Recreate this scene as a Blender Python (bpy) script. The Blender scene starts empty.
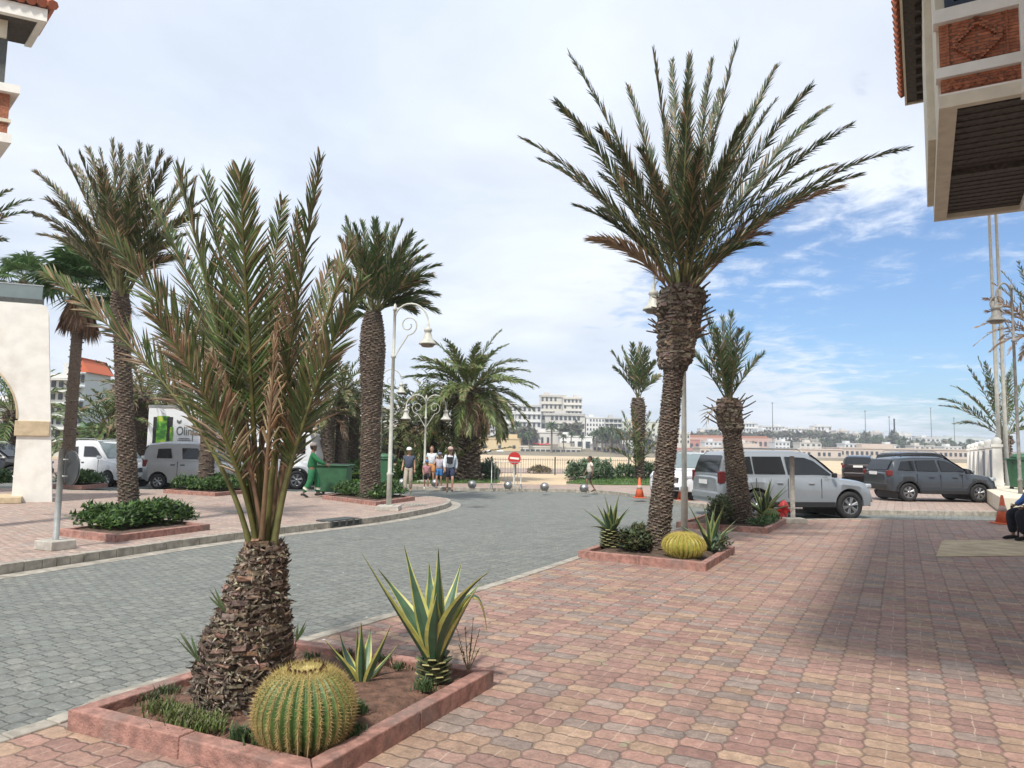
import bpy, math, random
from mathutils import Vector, Matrix, Quaternion
V = Vector
rnd = random.Random(7)
R = math.radians
sc = bpy.context.scene
COL = sc.collection
# ------------------------------------------------------------------ camera
F = 720.0; EYE = 1.67; PITCH = math.atan(65/720); ROLL = R(1.0)
cam = bpy.data.cameras.new('camera'); cam_o = bpy.data.objects.new('camera', cam); COL.objects.link(cam_o)
CM = Matrix.Translation((0, 0, EYE)) @ Matrix.Rotation(math.pi/2+PITCH, 4, 'X') @ Matrix.Rotation(ROLL, 4, 'Z')
cam_o.matrix_world = CM
cam.sensor_width = 36; cam.lens = F/1024*36; cam.clip_start = 0.05; cam.clip_end = 6000
sc.camera = cam_o
CR = CM.to_3x3()
def ray(px, py): return (CR @ V((px-512, 384-py, -F))).normalized()
def Z(px, py, z=0.0):
    d = ray(px, py); t = (z-EYE)/d.z; return V((0, 0, EYE)) + d*t
def P(px, py, Y):
    d = ray(px, py); return V((0, 0, EYE)) + d*(Y/d.y)
def PROJ(p):
    q = CM.inverted() @ V(p); return (512+F*q.x/-q.z, 384-F*q.y/-q.z)
def PXY(px, p):   # point at pixel column px at the depth of p, height ignored
    return P(px, 450, p.y)
RZ = -0.12   # road surface height
U = V((0.475, 0.88, 0)).normalized(); W_ = V((U.y, -U.x, 0))   # paving directions
UA = math.atan2(U.x, U.y)
# ------------------------------------------------------------------ tagging
def tag(o, label=None, cat=None, group=None, kind=None):
    if label: o['label'] = label
    if cat: o['category'] = cat
    if group: o['group'] = group
    if kind: o['kind'] = kind
    return o
def thing(name, label, cat, loc=(0, 0, 0), rz=0, group=None):
    o = bpy.data.objects.new(name, None); COL.objects.link(o); o.empty_display_size = .2
    o.location = loc; o.rotation_euler = (0, 0, rz)
    return tag(o, label, cat, group)
def dup(root, loc, rz=None, label=None, group=None, scale=None):
    r = root.copy(); COL.objects.link(r); r.location = loc
    if rz is not None: r.rotation_euler = (0, 0, rz)
    if scale: r.scale = (scale,)*3 if not isinstance(scale, tuple) else scale
    if label: r['label'] = label
    if group: r['group'] = group
    for ch in list(root.children):
        c = ch.copy(); COL.objects.link(c); c.parent = r
        for g in list(ch.children):
            d = g.copy(); COL.objects.link(d); d.parent = c
    return r
# ------------------------------------------------------------------ mesh builder
def rot_to(d, up=V((0, 0, 1))):
    d = d.normalized()
    if abs(d.dot(up)) > .99: up = V((0, 1, 0))
    x = d.cross(up).normalized(); y = x.cross(d)
    return x, y
class MB:
    def __init__(s): s.v = []; s.f = []; s.c = []; s.m = []; s.sm = []
    def add(s, vs, fs, col=None, mi=0, smooth=False):
        b = len(s.v); s.v.extend([tuple(p) for p in vs])
        for i, f in enumerate(fs):
            s.f.append(tuple(b+k for k in f))
            s.c.append(col[i] if isinstance(col, list) else col); s.m.append(mi); s.sm.append(smooth)
        return s
    def box(s, c, size, M=None, col=None, mi=0, taper=1.0):
        hx, hy, hz = [k/2 for k in size]; c = V(c)
        vs = [V((x*hx*(taper if z > 0 else 1), y*hy*(taper if z > 0 else 1), z*hz)) for z in (-1, 1) for y in (-1, 1) for x in (-1, 1)]
        if M: vs = [M @ p for p in vs]
        return s.add([p+c for p in vs], [(0, 2, 3, 1), (4, 5, 7, 6), (0, 1, 5, 4), (2, 6, 7, 3), (0, 4, 6, 2), (1, 3, 7, 5)], col, mi)
    def tube(s, pts, rad, n=8, col=None, mi=0, caps=True, smooth=True, flat=1.0):
        pts = [V(p) for p in pts]; k = len(pts)
        if not hasattr(rad, '__len__'): rad = [rad]*k
        x = None; vs = []
        for i, p in enumerate(pts):
            t = (pts[min(i+1, k-1)]-pts[max(i-1, 0)]).normalized()
            if x is None: x, y = rot_to(t)
            else:
                x = (x - t*x.dot(t)).normalized(); y = x.cross(t)
            for j in range(n):
                a = 2*math.pi*j/n; vs.append(p + (x*math.cos(a) + y*math.sin(a)*flat)*rad[i])
        fs = [(i*n+j, i*n+(j+1) % n, (i+1)*n+(j+1) % n, (i+1)*n+j) for i in range(k-1) for j in range(n)]
        s.add(vs, fs, col, mi, smooth)
        if caps:
            b = len(s.v)-k*n
            s.f += [tuple(b+j for j in range(n)), tuple(b+(k-1)*n+j for j in reversed(range(n)))]
            s.c += [col if not isinstance(col, list) else col[0]]*2; s.m += [mi]*2; s.sm += [False]*2
        return s
    def lathe(s, prof, n=16, o=(0, 0, 0), M=None, col=None, mi=0, smooth=True):
        o = V(o); vs = []
        for r, z in prof:
            for j in range(n):
                a = 2*math.pi*j/n; p = V((r*math.cos(a), r*math.sin(a), z))
                vs.append((M @ p if M else p)+o)
        k = len(prof)
        fs = [(i*n+j, i*n+(j+1) % n, (i+1)*n+(j+1) % n, (i+1)*n+j) for i in range(k-1) for j in range(n)]
        s.add(vs, fs, col, mi, smooth)
        b = len(s.v)-k*n
        for q, rev in ((0, True), (k-1, False)):
            if prof[q][0] > 1e-4:
                f = [b+q*n+j for j in range(n)]
                s.f.append(tuple(reversed(f)) if rev else tuple(f)); s.c.append(col); s.m.append(mi); s.sm.append(False)
        return s
    def prism(s, poly, z0, z1, col=None, mi=0, side=None):   # horizontal polygon (CCW) extruded
        n = len(poly)
        vs = [(p[0], p[1], z0) for p in poly]+[(p[0], p[1], z1) for p in poly]
        return s.add(vs, [tuple(range(n, 2*n)), tuple(reversed(range(n)))]+[(i, (i+1) % n, n+(i+1) % n, n+i) for i in range(n)], col, mi)
    def slab(s, poly, M, t, col=None, mi=0):   # polygon in local xy, thickness t along local z, placed by matrix M
        n = len(poly)
        vs = [M @ V((p[0], p[1], 0)) for p in poly]+[M @ V((p[0], p[1], t)) for p in poly]
        return s.add(vs, [tuple(range(n, 2*n)), tuple(reversed(range(n)))]+[(i, (i+1) % n, n+(i+1) % n, n+i) for i in range(n)], col, mi)
    def ball(s, c, r, n=12, m=8, col=None, mi=0, sq=(1, 1, 1)):
        pr = [(r*math.sin(math.pi*i/m), -r*math.cos(math.pi*i/m)) for i in range(m+1)]
        pr[0] = (1e-5, -r); pr[-1] = (1e-5, r)
        M = Matrix.Diagonal(sq).to_3x3()
        return s.lathe(pr, n, c, M, col, mi)
    def mesh(s, name, mats):
        me = bpy.data.meshes.new(name); me.from_pydata(s.v, [], s.f)
        if not isinstance(mats, (list, tuple)): mats = [mats]
        for m in mats: me.materials.append(m)
        me.polygons.foreach_set('material_index', s.m)
        me.polygons.foreach_set('use_smooth', s.sm)
        if any(c is not None for c in s.c):
            at = me.color_attributes.new('Col', 'FLOAT_COLOR', 'CORNER'); d = []
            for f, c in zip(s.f, s.c):
                c = c or (.3, .3, .3); d.extend((c[0], c[1], c[2], 1)*len(f))
            at.data.foreach_set('color', d)
        me.update(); return me
    def build(s, name, mats, parent=None, bevel=0, loc=None):
        o = bpy.data.objects.new(name, s.mesh(name, mats)); COL.objects.link(o)
        if parent: o.parent = parent
        if loc is not None: o.location = loc
        if bevel:
            b = o.modifiers.new('bevel', 'BEVEL'); b.width = bevel; b.segments = 2; b.limit_method = 'ANGLE'; b.angle_limit = R(40)
        return o
def struct(name, mb, m, label=None, kind='structure', bevel=0):
    o = mb.build(name, m, bevel=bevel); o['kind'] = kind
    if label: o['label'] = label
    return o
# ------------------------------------------------------------------ materials
class NT:
    def __init__(s, name):
        s.mat = bpy.data.materials.new(name); s.mat.use_nodes = True; s.t = s.mat.node_tree
        s.bs = s.t.nodes['Principled BSDF']; s.geo = s.t.nodes.new('ShaderNodeNewGeometry'); s.pos = s.geo.outputs['Position']
        s.tc = s.t.nodes.new('ShaderNodeTexCoord'); s.obj = s.tc.outputs['Object']
    def put(s, sock, v):
        if isinstance(v, bpy.types.NodeSocket): s.t.links.new(v, sock)
        elif isinstance(v, (tuple, list)) and len(v) == 3 and sock.type == 'RGBA': sock.default_value = (*v, 1)
        else: sock.default_value = v
    def m(s, op, a, b=0.0, c=None, clamp=False):
        n = s.t.nodes.new('ShaderNodeMath'); n.operation = op; n.use_clamp = clamp
        s.put(n.inputs[0], a); s.put(n.inputs[1], b)
        if c is not None: s.put(n.inputs[2], c)
        return n.outputs[0]
    def noise(s, scale, vec=None, detail=3, rough=.55, out='Fac', dist=0):
        n = s.t.nodes.new('ShaderNodeTexNoise'); n.inputs['Scale'].default_value = scale; n.inputs['Detail'].default_value = detail
        n.inputs['Roughness'].default_value = rough; n.inputs['Distortion'].default_value = dist
        s.put(n.inputs['Vector'], vec if vec is not None else s.pos); return n.outputs[out]
    def voro(s, scale, vec=None, out='Distance', feat='F1', rnd_=1):
        n = s.t.nodes.new('ShaderNodeTexVoronoi'); n.feature = feat; n.inputs['Scale'].default_value = scale; n.inputs['Randomness'].default_value = rnd_
        s.put(n.inputs['Vector'], vec if vec is not None else s.pos); return n.outputs[out]
    def ramp(s, fac, stops, interp='LINEAR'):
        n = s.t.nodes.new('ShaderNodeValToRGB'); cr = n.color_ramp; cr.interpolation = interp
        while len(cr.elements) < len(stops): cr.elements.new(.5)
        for e, (p, c) in zip(cr.elements, stops):
            e.position = p; e.color = (*c, 1) if hasattr(c, '__len__') else (c, c, c, 1)
        s.put(n.inputs[0], fac); return n.outputs[0]
    def mix(s, f, a, b, mode='MIX'):
        n = s.t.nodes.new('ShaderNodeMix'); n.data_type = 'RGBA'; n.blend_type = mode
        s.put(n.inputs[0], f); s.put(n.inputs[6], a); s.put(n.inputs[7], b); return n.outputs[2]
    def mr(s, v, a, b, c=0., d=1.):
        n = s.t.nodes.new('ShaderNodeMapRange'); n.interpolation_type = 'SMOOTHSTEP'
        for i, q in enumerate((v, a, b, c, d)): s.put(n.inputs[i], q)
        return n.outputs[0]
    def xyz(s, v):
        n = s.t.nodes.new('ShaderNodeSeparateXYZ'); s.put(n.inputs[0], v); return n.outputs
    def comb(s, x, y, z=0.):
        n = s.t.nodes.new('ShaderNodeCombineXYZ'); s.put(n.inputs[0], x); s.put(n.inputs[1], y); s.put(n.inputs[2], z); return n.outputs[0]
    def white(s, v, out='Value'):
        n = s.t.nodes.new('ShaderNodeTexWhiteNoise'); s.put(n.inputs['Vector'], v); return n.outputs[out]
    def attr(s, name='Col'):
        n = s.t.nodes.new('ShaderNodeAttribute'); n.attribute_name = name; return n.outputs['Color']
    def bump(s, h, dist, strength=1.0):
        n = s.t.nodes.new('ShaderNodeBump'); n.inputs['Distance'].default_value = dist; n.inputs['Strength'].default_value = strength
        s.put(n.inputs['Height'], h); s.t.links.new(n.outputs[0], s.bs.inputs['Normal'])
    def col(s, v): s.put(s.bs.inputs['Base Color'], v)
    def rough(s, v): s.put(s.bs.inputs['Roughness'], v)
def mat(name, c, rough=.6, var=.25, scale=6, bump=0, bscale=40, metal=0, dirt=None, dscale=1.5, dfac=.4, attr=False, coat=0, spec=None, objc=True):
    k = NT(name); vec = k.obj if objc else k.pos
    base = k.attr() if attr else c
    n = k.noise(scale, vec, 4)
    f = k.mr(n, .3, .7, 1-var, 1+var)
    cc = k.comb(f, f, f)
    out = k.mix(1.0, base, cc, 'MULTIPLY')
    if dirt:
        d = k.mr(k.noise(dscale, vec, 5, .65), .5, .72, 0, dfac); out = k.mix(d, out, dirt)
    k.col(out); k.rough(rough); k.bs.inputs['Metallic'].default_value = metal
    if coat: k.bs.inputs['Coat Weight'].default_value = coat; k.bs.inputs['Coat Roughness'].default_value = .04
    if spec is not None: k.bs.inputs['Specular IOR Level'].default_value = spec
    if bump: k.bump(k.noise(bscale, vec, 4, .6), bump)
    return k.mat
def leafmat(name, trans=.3, rough=.5, var=.25):
    k = NT(name); a = k.attr(); n = k.noise(9, None, 3); f = k.mr(n, .3, .7, 1-var, 1+var)
    c = k.mix(1.0, a, k.comb(f, f, f), 'MULTIPLY'); k.col(c); k.rough(rough)
    tr = k.t.nodes.new('ShaderNodeBsdfTranslucent'); k.put(tr.inputs[0], c)
    mx = k.t.nodes.new('ShaderNodeMixShader'); mx.inputs[0].default_value = trans
    k.t.links.new(k.bs.outputs[0], mx.inputs[1]); k.t.links.new(tr.outputs[0], mx.inputs[2])
    k.t.links.new(mx.outputs[0], k.t.nodes['Material Output'].inputs[0]); return k.mat
def paver(name, w, h, pal, ang, jcol, a=.10, mid=None, wear=(.45, .42, .38), jw=.005, spots=True, warp=.03, jf=.85, rag=0):
    k = NT(name); x, y, z = k.xyz(k.pos)[:3]
    ca, sa = math.cos(ang), math.sin(ang)
    if rag:
        f1, f2, _ = k.xyz(k.noise(7, None, 3, .6, out='Color'))[:3]; x = k.m('ADD', x, k.m('MULTIPLY', k.m('SUBTRACT', f1, .5), .035)); y = k.m('ADD', y, k.m('MULTIPLY', k.m('SUBTRACT', f2, .5), .035))
    nz = k.noise(1.1, None, 2, out='Color'); nx, ny, _ = k.xyz(nz)[:3]
    x = k.m('ADD', x, k.m('MULTIPLY', k.m('SUBTRACT', nx, .5), warp)); y = k.m('ADD', y, k.m('MULTIPLY', k.m('SUBTRACT', ny, .5), warp))
    X = k.m('SUBTRACT', k.m('MULTIPLY', x, ca), k.m('MULTIPLY', y, sa)); Y = k.m('ADD', k.m('MULTIPLY', x, sa), k.m('MULTIPLY', y, ca))
    xs = k.m('MULTIPLY', X, 1/w); ys = k.m('MULTIPLY', Y, 1/h)
    wob = k.m('MULTIPLY', k.m('COSINE', k.m('MULTIPLY', xs, math.pi)), k.m('COSINE', k.m('MULTIPLY', ys, 2*math.pi)))
    xw = k.m('SUBTRACT', xs, k.m('MULTIPLY', wob, a))
    col = k.m('FLOOR', xw); fx = k.m('FRACT', xw)
    yo = k.m('ADD', ys, k.m('MULTIPLY', k.m('MODULO', k.m('ABSOLUTE', col), 2.0), .5))
    yo = k.m('ADD', yo, k.m('MULTIPLY', k.m('SINE', k.m('MULTIPLY', xw, 4*math.pi)), .03))
    row = k.m('FLOOR', yo); fy = k.m('FRACT', yo)
    dx = k.m('MULTIPLY', k.m('MINIMUM', fx, k.m('SUBTRACT', 1., fx)), w); dy = k.m('MULTIPLY', k.m('MINIMUM', fy, k.m('SUBTRACT', 1., fy)), h)
    # rounded-corner distance
    d = k.m('MINIMUM', dx, dy); d = k.m('MINIMUM', d, k.m('SUBTRACT', k.m('ADD', dx, dy), .012))
    idv = k.comb(col, row, 3.3); r1 = k.white(idv); r2 = k.white(k.comb(row, col, 9.1))
    n = len(pal); c = k.ramp(r1, [(i/n, p) for i, p in enumerate(pal)], 'CONSTANT')
    r3 = k.white(k.comb(k.m('FLOOR', k.m('MULTIPLY', k.m('ADD', col, fx), 2.)), row, 5.)); r2 = k.m('ADD', k.m('MULTIPLY', r2, .6), k.m('MULTIPLY', r3, .4)); br = k.mr(r2, 0, 1, .84 if spots is True else .93, 1.18 if spots is True else 1.07); c = k.mix(1., c, k.comb(br, br, br), 'MULTIPLY')
    big = k.noise(.45, None, 4, .6); c = k.mix(k.mr(big, .4, .75, 0, .45), c, wear)
    fine = k.mr(k.noise(60, None, 4, .7), .25, .75, .78, 1.2); c = k.mix(1., c, k.comb(fine, fine, fine), 'MULTIPLY')
    mott = k.mr(k.noise(14, None, 5, .7), .3, .75, .78, 1.22); c = k.mix(1., c, k.comb(mott, mott, mott), 'MULTIPLY')
    stn = k.mr(k.noise(1.6, None, 5, .7), .55, .72, 1., .80); c = k.mix(1., c, k.comb(stn, stn, stn), 'MULTIPLY'); tr_ = k.mr(k.noise(.7, k.comb(k.m('MULTIPLY', X, 2.5), k.m('MULTIPLY', Y, .4), 4.), 4, .6), .5, .75, 1., .88); c = k.mix(1., c, k.comb(tr_, tr_, tr_), 'MULTIPLY')
    jn = k.noise(3, None, 3); jwid = k.mr(jn, .35, .7, jw*.6, jw*1.8)
    J = k.m('SUBTRACT', 1., k.mr(d, jwid, k.m('ADD', jwid, .006)))
    c = k.mix(k.m('MULTIPLY', J, jf), c, jcol)
    if mid:
        md = k.m('MULTIPLY', k.m('ABSOLUTE', k.m('SUBTRACT', fx, .5)), w); mj = k.m('MULTIPLY', k.m('SUBTRACT', 1., k.mr(md, .002, .006)), k.mr(k.noise(6, None, 2), .45, .6, .0, .75))
        c = k.mix(mj, c, mid)
    if spots:
        v = k.voro(3.2, None); vs_ = k.m('MULTIPLY', k.m('LESS_THAN', v, .042), k.m('GREATER_THAN', k.noise(2.1, None, 1), .5)); c = k.mix(vs_, c, (.62, .6, .56))
        v2 = k.voro(4.1, k.comb(X, Y, 7.)); vd = k.m('MULTIPLY', k.m('LESS_THAN', v2, .05), .75); c = k.mix(vd, c, (.05, .045, .04))
        pn = 0. if spots == 2 else k.mr(k.noise(.9, k.comb(xw, k.m('MULTIPLY', yo, .55), 2.), 2), .70, .73); c = k.mix(k.m('MULTIPLY', pn, .65), c, (.27, .27, .17))
    k.col(c); k.rough(k.mr(fine, .7, 1.2, .75, .95))
    hgt = k.m('ADD', k.mr(d, 0., .014), k.m('MULTIPLY', k.noise(45, None, 3), .25)); hgt = k.m('ADD', hgt, k.m('MULTIPLY', r2, .3))
    k.bump(hgt, .008); return k.mat
M = {}
M['paver'] = paver('pink_pavers', .235, .135, [(.325, .19, .15), (.35, .23, .16), (.285, .215, .18), (.335, .205, .16), (.295, .17, .14), (.36, .245, .17), (.255, .20, .17), (.315, .19, .15)], UA, (.12, .09, .07), a=.035, mid=(.46, .35, .27), wear=(.33, .235, .195), jf=.5, jw=.0025, rag=1)
M['paver_far'] = paver('pale_pink_pavers', .235, .135, [(.38, .27, .22), (.41, .31, .25), (.35, .28, .24), (.39, .28, .235)], UA, (.24, .18, .15), a=.035, wear=(.39, .31, .26))
M['sett'] = paver('grey_setts', .19, .135, [(.178, .186, .168), (.188, .196, .176), (.168, .175, .160), (.205, .208, .185), (.18, .19, .172)], UA+.05, (.085, .088, .08), wear=(.205, .212, .19), a=.035, jf=.6, jw=.003, rag=1, spots=2)
M['kerb'] = mat('kerb_concrete', (.34, .31, .26), .9, .25, 7, .004, 60, dirt=(.14, .12, .10), dscale=3, dfac=.6, objc=False)
M['pinkcurb'] = mat('pink_concrete', (.33, .175, .14), .88, .3, 14, .008, 60, dirt=(.20, .15, .13), dscale=3, dfac=.85, objc=False)
M['soil'] = mat('red_soil', (.145, .078, .052), .95, .4, 12, .03, 26, objc=False)
M['soil_dark'] = mat('dark_soil', (.10, .065, .045), .95, .35, 10, .02, 30, objc=False)
M['leaf'] = leafmat('frond_leaf', .22)
M['leaf2'] = leafmat('shrub_leaf', .3)
M['agave'] = mat('agave_leaf', (.1, .2, .1), .45, .15, 12, attr=True)
M['bark'] = mat('palm_bark', (.2, .14, .1), .95, .45, 30, .012, 55, attr=True)
M['cactus'] = mat('cactus_skin', (.1, .2, .05), .5, .2, 20, attr=True)
M['spine'] = mat('cactus_spine', (.55, .42, .12), .6, .15, 20, attr=True)
M['stone'] = mat('concrete', (.42, .39, .34), .9, .2, 8, .004, 50, dirt=(.2, .18, .15), dfac=.5)
M['white'] = mat('white_render', (.76, .74, .68), .85, .06, 3, .003, 60, dirt=(.5, .45, .36), dscale=.9, dfac=.35)
M['cream'] = mat('cream_plaster', (.62, .56, .44), .85, .08, 4, .002, 60)
M['beige'] = mat('beige_stone', (.50, .40, .26), .85, .12, 7, .004, 40)
M['lampwhite'] = mat('lamp_paint', (.50, .50, .44), .5, .1, 8, dirt=(.3, .25, .18), dscale=5, dfac=.4)
M['steel'] = mat('galvanised', (.42, .43, .42), .4, .12, 20, metal=.7)
M['poly'] = mat('polished_steel', (.34, .34, .33), .45, .05, 20, metal=1)
M['wood'] = mat('dark_wood', (.055, .042, .032), .7, .35, 14, .004, 40, attr=False)
M['glass'] = mat('tinted_glass', (.012, .014, .016), .06, .05, 3, spec=.55)
M['glass_lt'] = mat('pale_glass', (.16, .20, .20), .05, .05, 3, coat=.5)
M['tyre'] = mat('tyre_rubber', (.018, .018, .018), .8, .2, 20)
M['black'] = mat('black_plastic', (.02, .02, .021), .5, .2, 20)
M['rim'] = mat('alloy', (.36, .36, .37), .3, .05, 20, metal=.8)
M['chrome'] = mat('chrome', (.7, .7, .7), .12, .03, 20, metal=1)
M['red_l'] = mat('red_lens', (.13, .008, .008), .25, .1, 20, coat=.6)
M['head_l'] = mat('clear_lens', (.45, .47, .5), .1, .1, 20, coat=.8)
M['plate'] = mat('plate', (.7, .7, .68), .5, .05, 20)
M['orange'] = mat('orange_plastic', (.62, .13, .05), .6, .15, 10, dirt=(.25, .1, .06), dfac=.4)
M['red'] = mat('red_paint', (.50, .03, .025), .45, .12, 10, dirt=(.2, .03, .02), dfac=.4)
M['binGreen'] = mat('green_plastic', (.035, .12, .055), .55, .15, 6)
M['sand'] = mat('beach_sand', (.55, .42, .27), .95, .12, .08, .02, 3, dirt=(.42, .32, .21), dscale=.05, dfac=.6, objc=False)
M['lawn'] = mat('lawn', (.075, .13, .03), .9, .35, 1.5, .03, 40, objc=False)
M['iron'] = mat('dark_iron', (.06, .065, .06), .6, .2, 15)
M['asphalt'] = mat('asphalt', (.06, .06, .06), .9, .2, 1, .003, 60, objc=False)
M['attr'] = mat('town_render', (.6, .6, .6), .85, .05, .05, attr=True, objc=False)
M['cloth'] = mat('woven_cloth', (.2, .2, .2), .9, .1, 30, .002, 90, attr=True)
M['skin'] = mat('skin', (.42, .24, .16), .6, .05, 10)
M['skin_d'] = mat('tanned_skin', (.20, .11, .07), .6, .05, 10)
M['hair'] = mat('dark_hair', (.02, .015, .012), .7, .2, 40)
def tilemat():
    k = NT('roof_tiles'); k.col(k.mix(k.noise(9, None, 4), (.42, .13, .06), (.28, .09, .05))); k.rough(.85); return k.mat
M['tile'] = tilemat()
def brickmat():
    k = NT('thin_bricks'); x, y, z = k.xyz(k.obj)[:3]
    # courses run along z, bricks along the sum of x and y
    n = k.t.nodes.new('ShaderNodeTexBrick'); k.put(n.inputs['Vector'], k.comb(k.m('ADD', x, y), z, 0.))
    n.inputs['Color1'].default_value = (.42, .15, .07, 1); n.inputs['Color2'].default_value = (.30, .10, .05, 1); n.inputs['Mortar'].default_value = (.16, .08, .05, 1)
    n.inputs['Scale'].default_value = 1; n.inputs['Brick Width'].default_value = .20; n.inputs['Row Height'].default_value = .042; n.inputs['Mortar Size'].default_value = .005
    v = k.mr(k.noise(18, k.obj, 4), .3, .7, .8, 1.25); k.col(k.mix(1., n.outputs[0], k.comb(v, v, v), 'MULTIPLY')); k.rough(.85)
    k.bump(k.m('SUBTRACT', 1., n.outputs['Fac']), .006); return k.mat
M['brick'] = brickmat()
def jit(c, a=.15):
    f = 1+rnd.uniform(-a, a); return tuple(max(0, k*f*(1+rnd.uniform(-a, a)*.4)) for k in c)
def lerp(a, b, t): return tuple(x+(y-x)*t for x, y in zip(a, b))
# ------------------------------------------------------------------ world + sun
SUN_AZ = R(22); SUN_EL = R(54)      # shadows run towards +y turned SUN_AZ to the right
w = bpy.data.worlds.new('World'); sc.world = w; w.use_nodes = True
t = w.node_tree; bg = t.nodes['Background']
class WN(NT):
    def __init__(s, t): s.t = t; s.tc = t.nodes.new('ShaderNodeTexCoord'); s.pos = s.tc.outputs['Generated']
k = WN(t)
sky = t.nodes.new('ShaderNodeTexSky'); sky.sky_type = 'NISHITA'; sky.sun_disc = False
sky.sun_elevation = SUN_EL; sky.sun_rotation = SUN_AZ+math.pi; sky.air_density = 1.0; sky.dust_density = 1.2; sky.ozone_density = 1.5
x, y, z = k.xyz(k.pos)[:3]
zz = k.m('MAXIMUM', z, .02); h = k.m('ADD', zz, .10)
vec = k.comb(k.m('DIVIDE', x, h), k.m('DIVIDE', y, h), 0.)
n1 = k.noise(1.15, vec, 8, .58, dist=.3); n2 = k.noise(5.5, vec, 6, .62, dist=.4); n3 = k.noise(.5, vec, 3, .5)
# opening in the cloud around one bearing (low, to the right of the view)
c0 = ray(880, 285); c1 = ray(1000, 330)
def blob(c, sx, r0, r1):
    dv = [k.m('SUBTRACT', a, b) for a, b in zip((x, y, z), c)]
    hx = k.m('ADD', k.m('MULTIPLY', dv[0], dv[0]), k.m('MULTIPLY', dv[1], dv[1]))
    d = k.m('SQRT', k.m('ADD', k.m('MULTIPLY', hx, sx), k.m('MULTIPLY', dv[2], dv[2])))
    return k.m('SUBTRACT', 1., k.mr(d, r0, r1))
b = k.m('MAXIMUM', blob(c0, .20, .03, .21), blob(c1, .22, .03, .22))
cl = k.m('ADD', k.m('MULTIPLY', n1, .55), k.m('MULTIPLY', n2, .45))
cov = k.m('SUBTRACT', k.m('ADD', k.m('MULTIPLY', k.m('SUBTRACT', cl, .5), 5.0), 1.55), k.m('MULTIPLY', b, 1.75))
cov = k.m('MINIMUM', k.m('MAXIMUM', cov, .0), 1.0)
cov = k.mr(cov, 0., 1.0, .06, .97)
br = k.mr(n1, .3, .7, 8.3, 9.8); br2 = k.mr(n3, .3, .7, .9, 1.08); br = k.m('MULTIPLY', br, br2)
hz = k.mr(z, .0, .25, 1., 0.)
cc = k.mix(k.mr(n3, .35, .65), (.79, .89, 1.05), (.90, .95, 1.04))
cc = k.mix(1., cc, k.comb(br, br, br), 'MULTIPLY')
cc = k.mix(k.m('MULTIPLY', hz, .35), cc, (7.0, 7.7, 8.3))
blue = k.mix(1., sky.outputs[0], (.85, 1.12, 1.40), 'MULTIPLY')
out = k.mix(cov, blue, cc)
t.links.new(out, bg.inputs[0]); bg.inputs[1].default_value = .1
sl = bpy.data.lights.new('sun', 'SUN'); sl.energy = 3.8; sl.angle = R(4); sl.color = (1, .955, .88)
so = bpy.data.objects.new('sun', sl); COL.objects.link(so)
sd = V((math.sin(SUN_AZ)*math.cos(SUN_EL), math.cos(SUN_AZ)*math.cos(SUN_EL), -math.sin(SUN_EL)))
so.rotation_euler = sd.to_track_quat('-Z', 'Y').to_euler()
sc.view_settings.view_transform = 'Standard'; sc.view_settings.look = 'None'; sc.view_settings.exposure = .22; sc.view_settings.gamma = 1
# ------------------------------------------------------------------ ground
def smooth_line(pts, n=6):   # Catmull-Rom
    out = []; q = [pts[0]]+list(pts)+[pts[-1]]
    for i in range(1, len(q)-2):
        for j in range(n):
            t = j/n; a, b, c, d = q[i-1], q[i], q[i+1], q[i+2]
            out.append(.5*((2*b)+(c-a)*t+(2*a-5*b+4*c-d)*t*t+(3*b-a-3*c+d)*t**3))
    out.append(pts[-1]); return out
def offs(line, d):
    o = []
    for i, p in enumerate(line):
        t = line[min(i+1, len(line)-1)]-line[max(i-1, 0)]; t.z = 0; t.normalize(); o.append(p+V((-t.y, t.x, 0))*d)
    return o
# kerb lines; the pavement is always on the RIGHT of the walking direction for kr / LEFT for kl
kr = [V((-9.5, -6, 0)), V((-4.5, 1.8, 0))]+[Z(*p) for p in ((0, 735), (120, 691), (307, 637), (420, 605), (520, 575), (600, 549), (640, 537), (690, 526), (750, 521), (830, 519), (930, 519.5), (1024, 520.5))]+[V((30, 21.5, 0)), V((60, 27, 0))]
kr = smooth_line(kr, 6)
_k0 = Z(0, 566)-Z(100, 552)
kl = [Z(0, 566)+_k0*18, Z(0, 566)+_k0*7, Z(0, 566)+_k0*2]+[Z(*p) for p in ((0, 566), (100, 552), (200, 538), (300, 526), (380, 517), (430, 508.5), (449, 503), (446, 498.5), (410, 495.5), (340, 493), (250, 491), (130, 489.5), (0, 488))]+[V((-60, 36, 0))]
kl = smooth_line(kl, 6)
kf = [V((-90, 58, 0))]+[Z(*p, RZ) for p in ((0, 477), (120, 479), (240, 481), (330, 483.5), (400, 488.5), (450, 490.5), (520, 491.5), (600, 493.5), (650, 500), (700, 507.5), (780, 512.5), (860, 514.5), (1024, 516))]+[V((32, 25.5, 0)), V((60, 31, 0))]
for p in kf: p.z = 0
kf = smooth_line(kf, 6)
mb = MB(); mb.add([(-2500, -200, -1.15), (2500, -200, -1.15), (2500, 3500, -1.15), (-2500, 3500, -1.15)], [(0, 1, 2, 3)]); struct('ground', mb, M['sand'])
mb = MB(); mb.prism([(-100, -30), (80, -30), (80, 62), (-100, 75)], -1.1, RZ); struct('road', mb, M['sett'], 'grey interlocking stone setts of the curving road')
def pav(name, line, extra, m, label):
    mb = MB(); mb.prism([(p.x, p.y) for p in line]+extra, RZ+.004, 0); return struct(name, mb, m, label)
def area_ccw(poly): return sum(a[0]*b[1]-a[1]*b[0] for a, b in zip(poly, poly[1:]+poly[:1])) > 0
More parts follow.
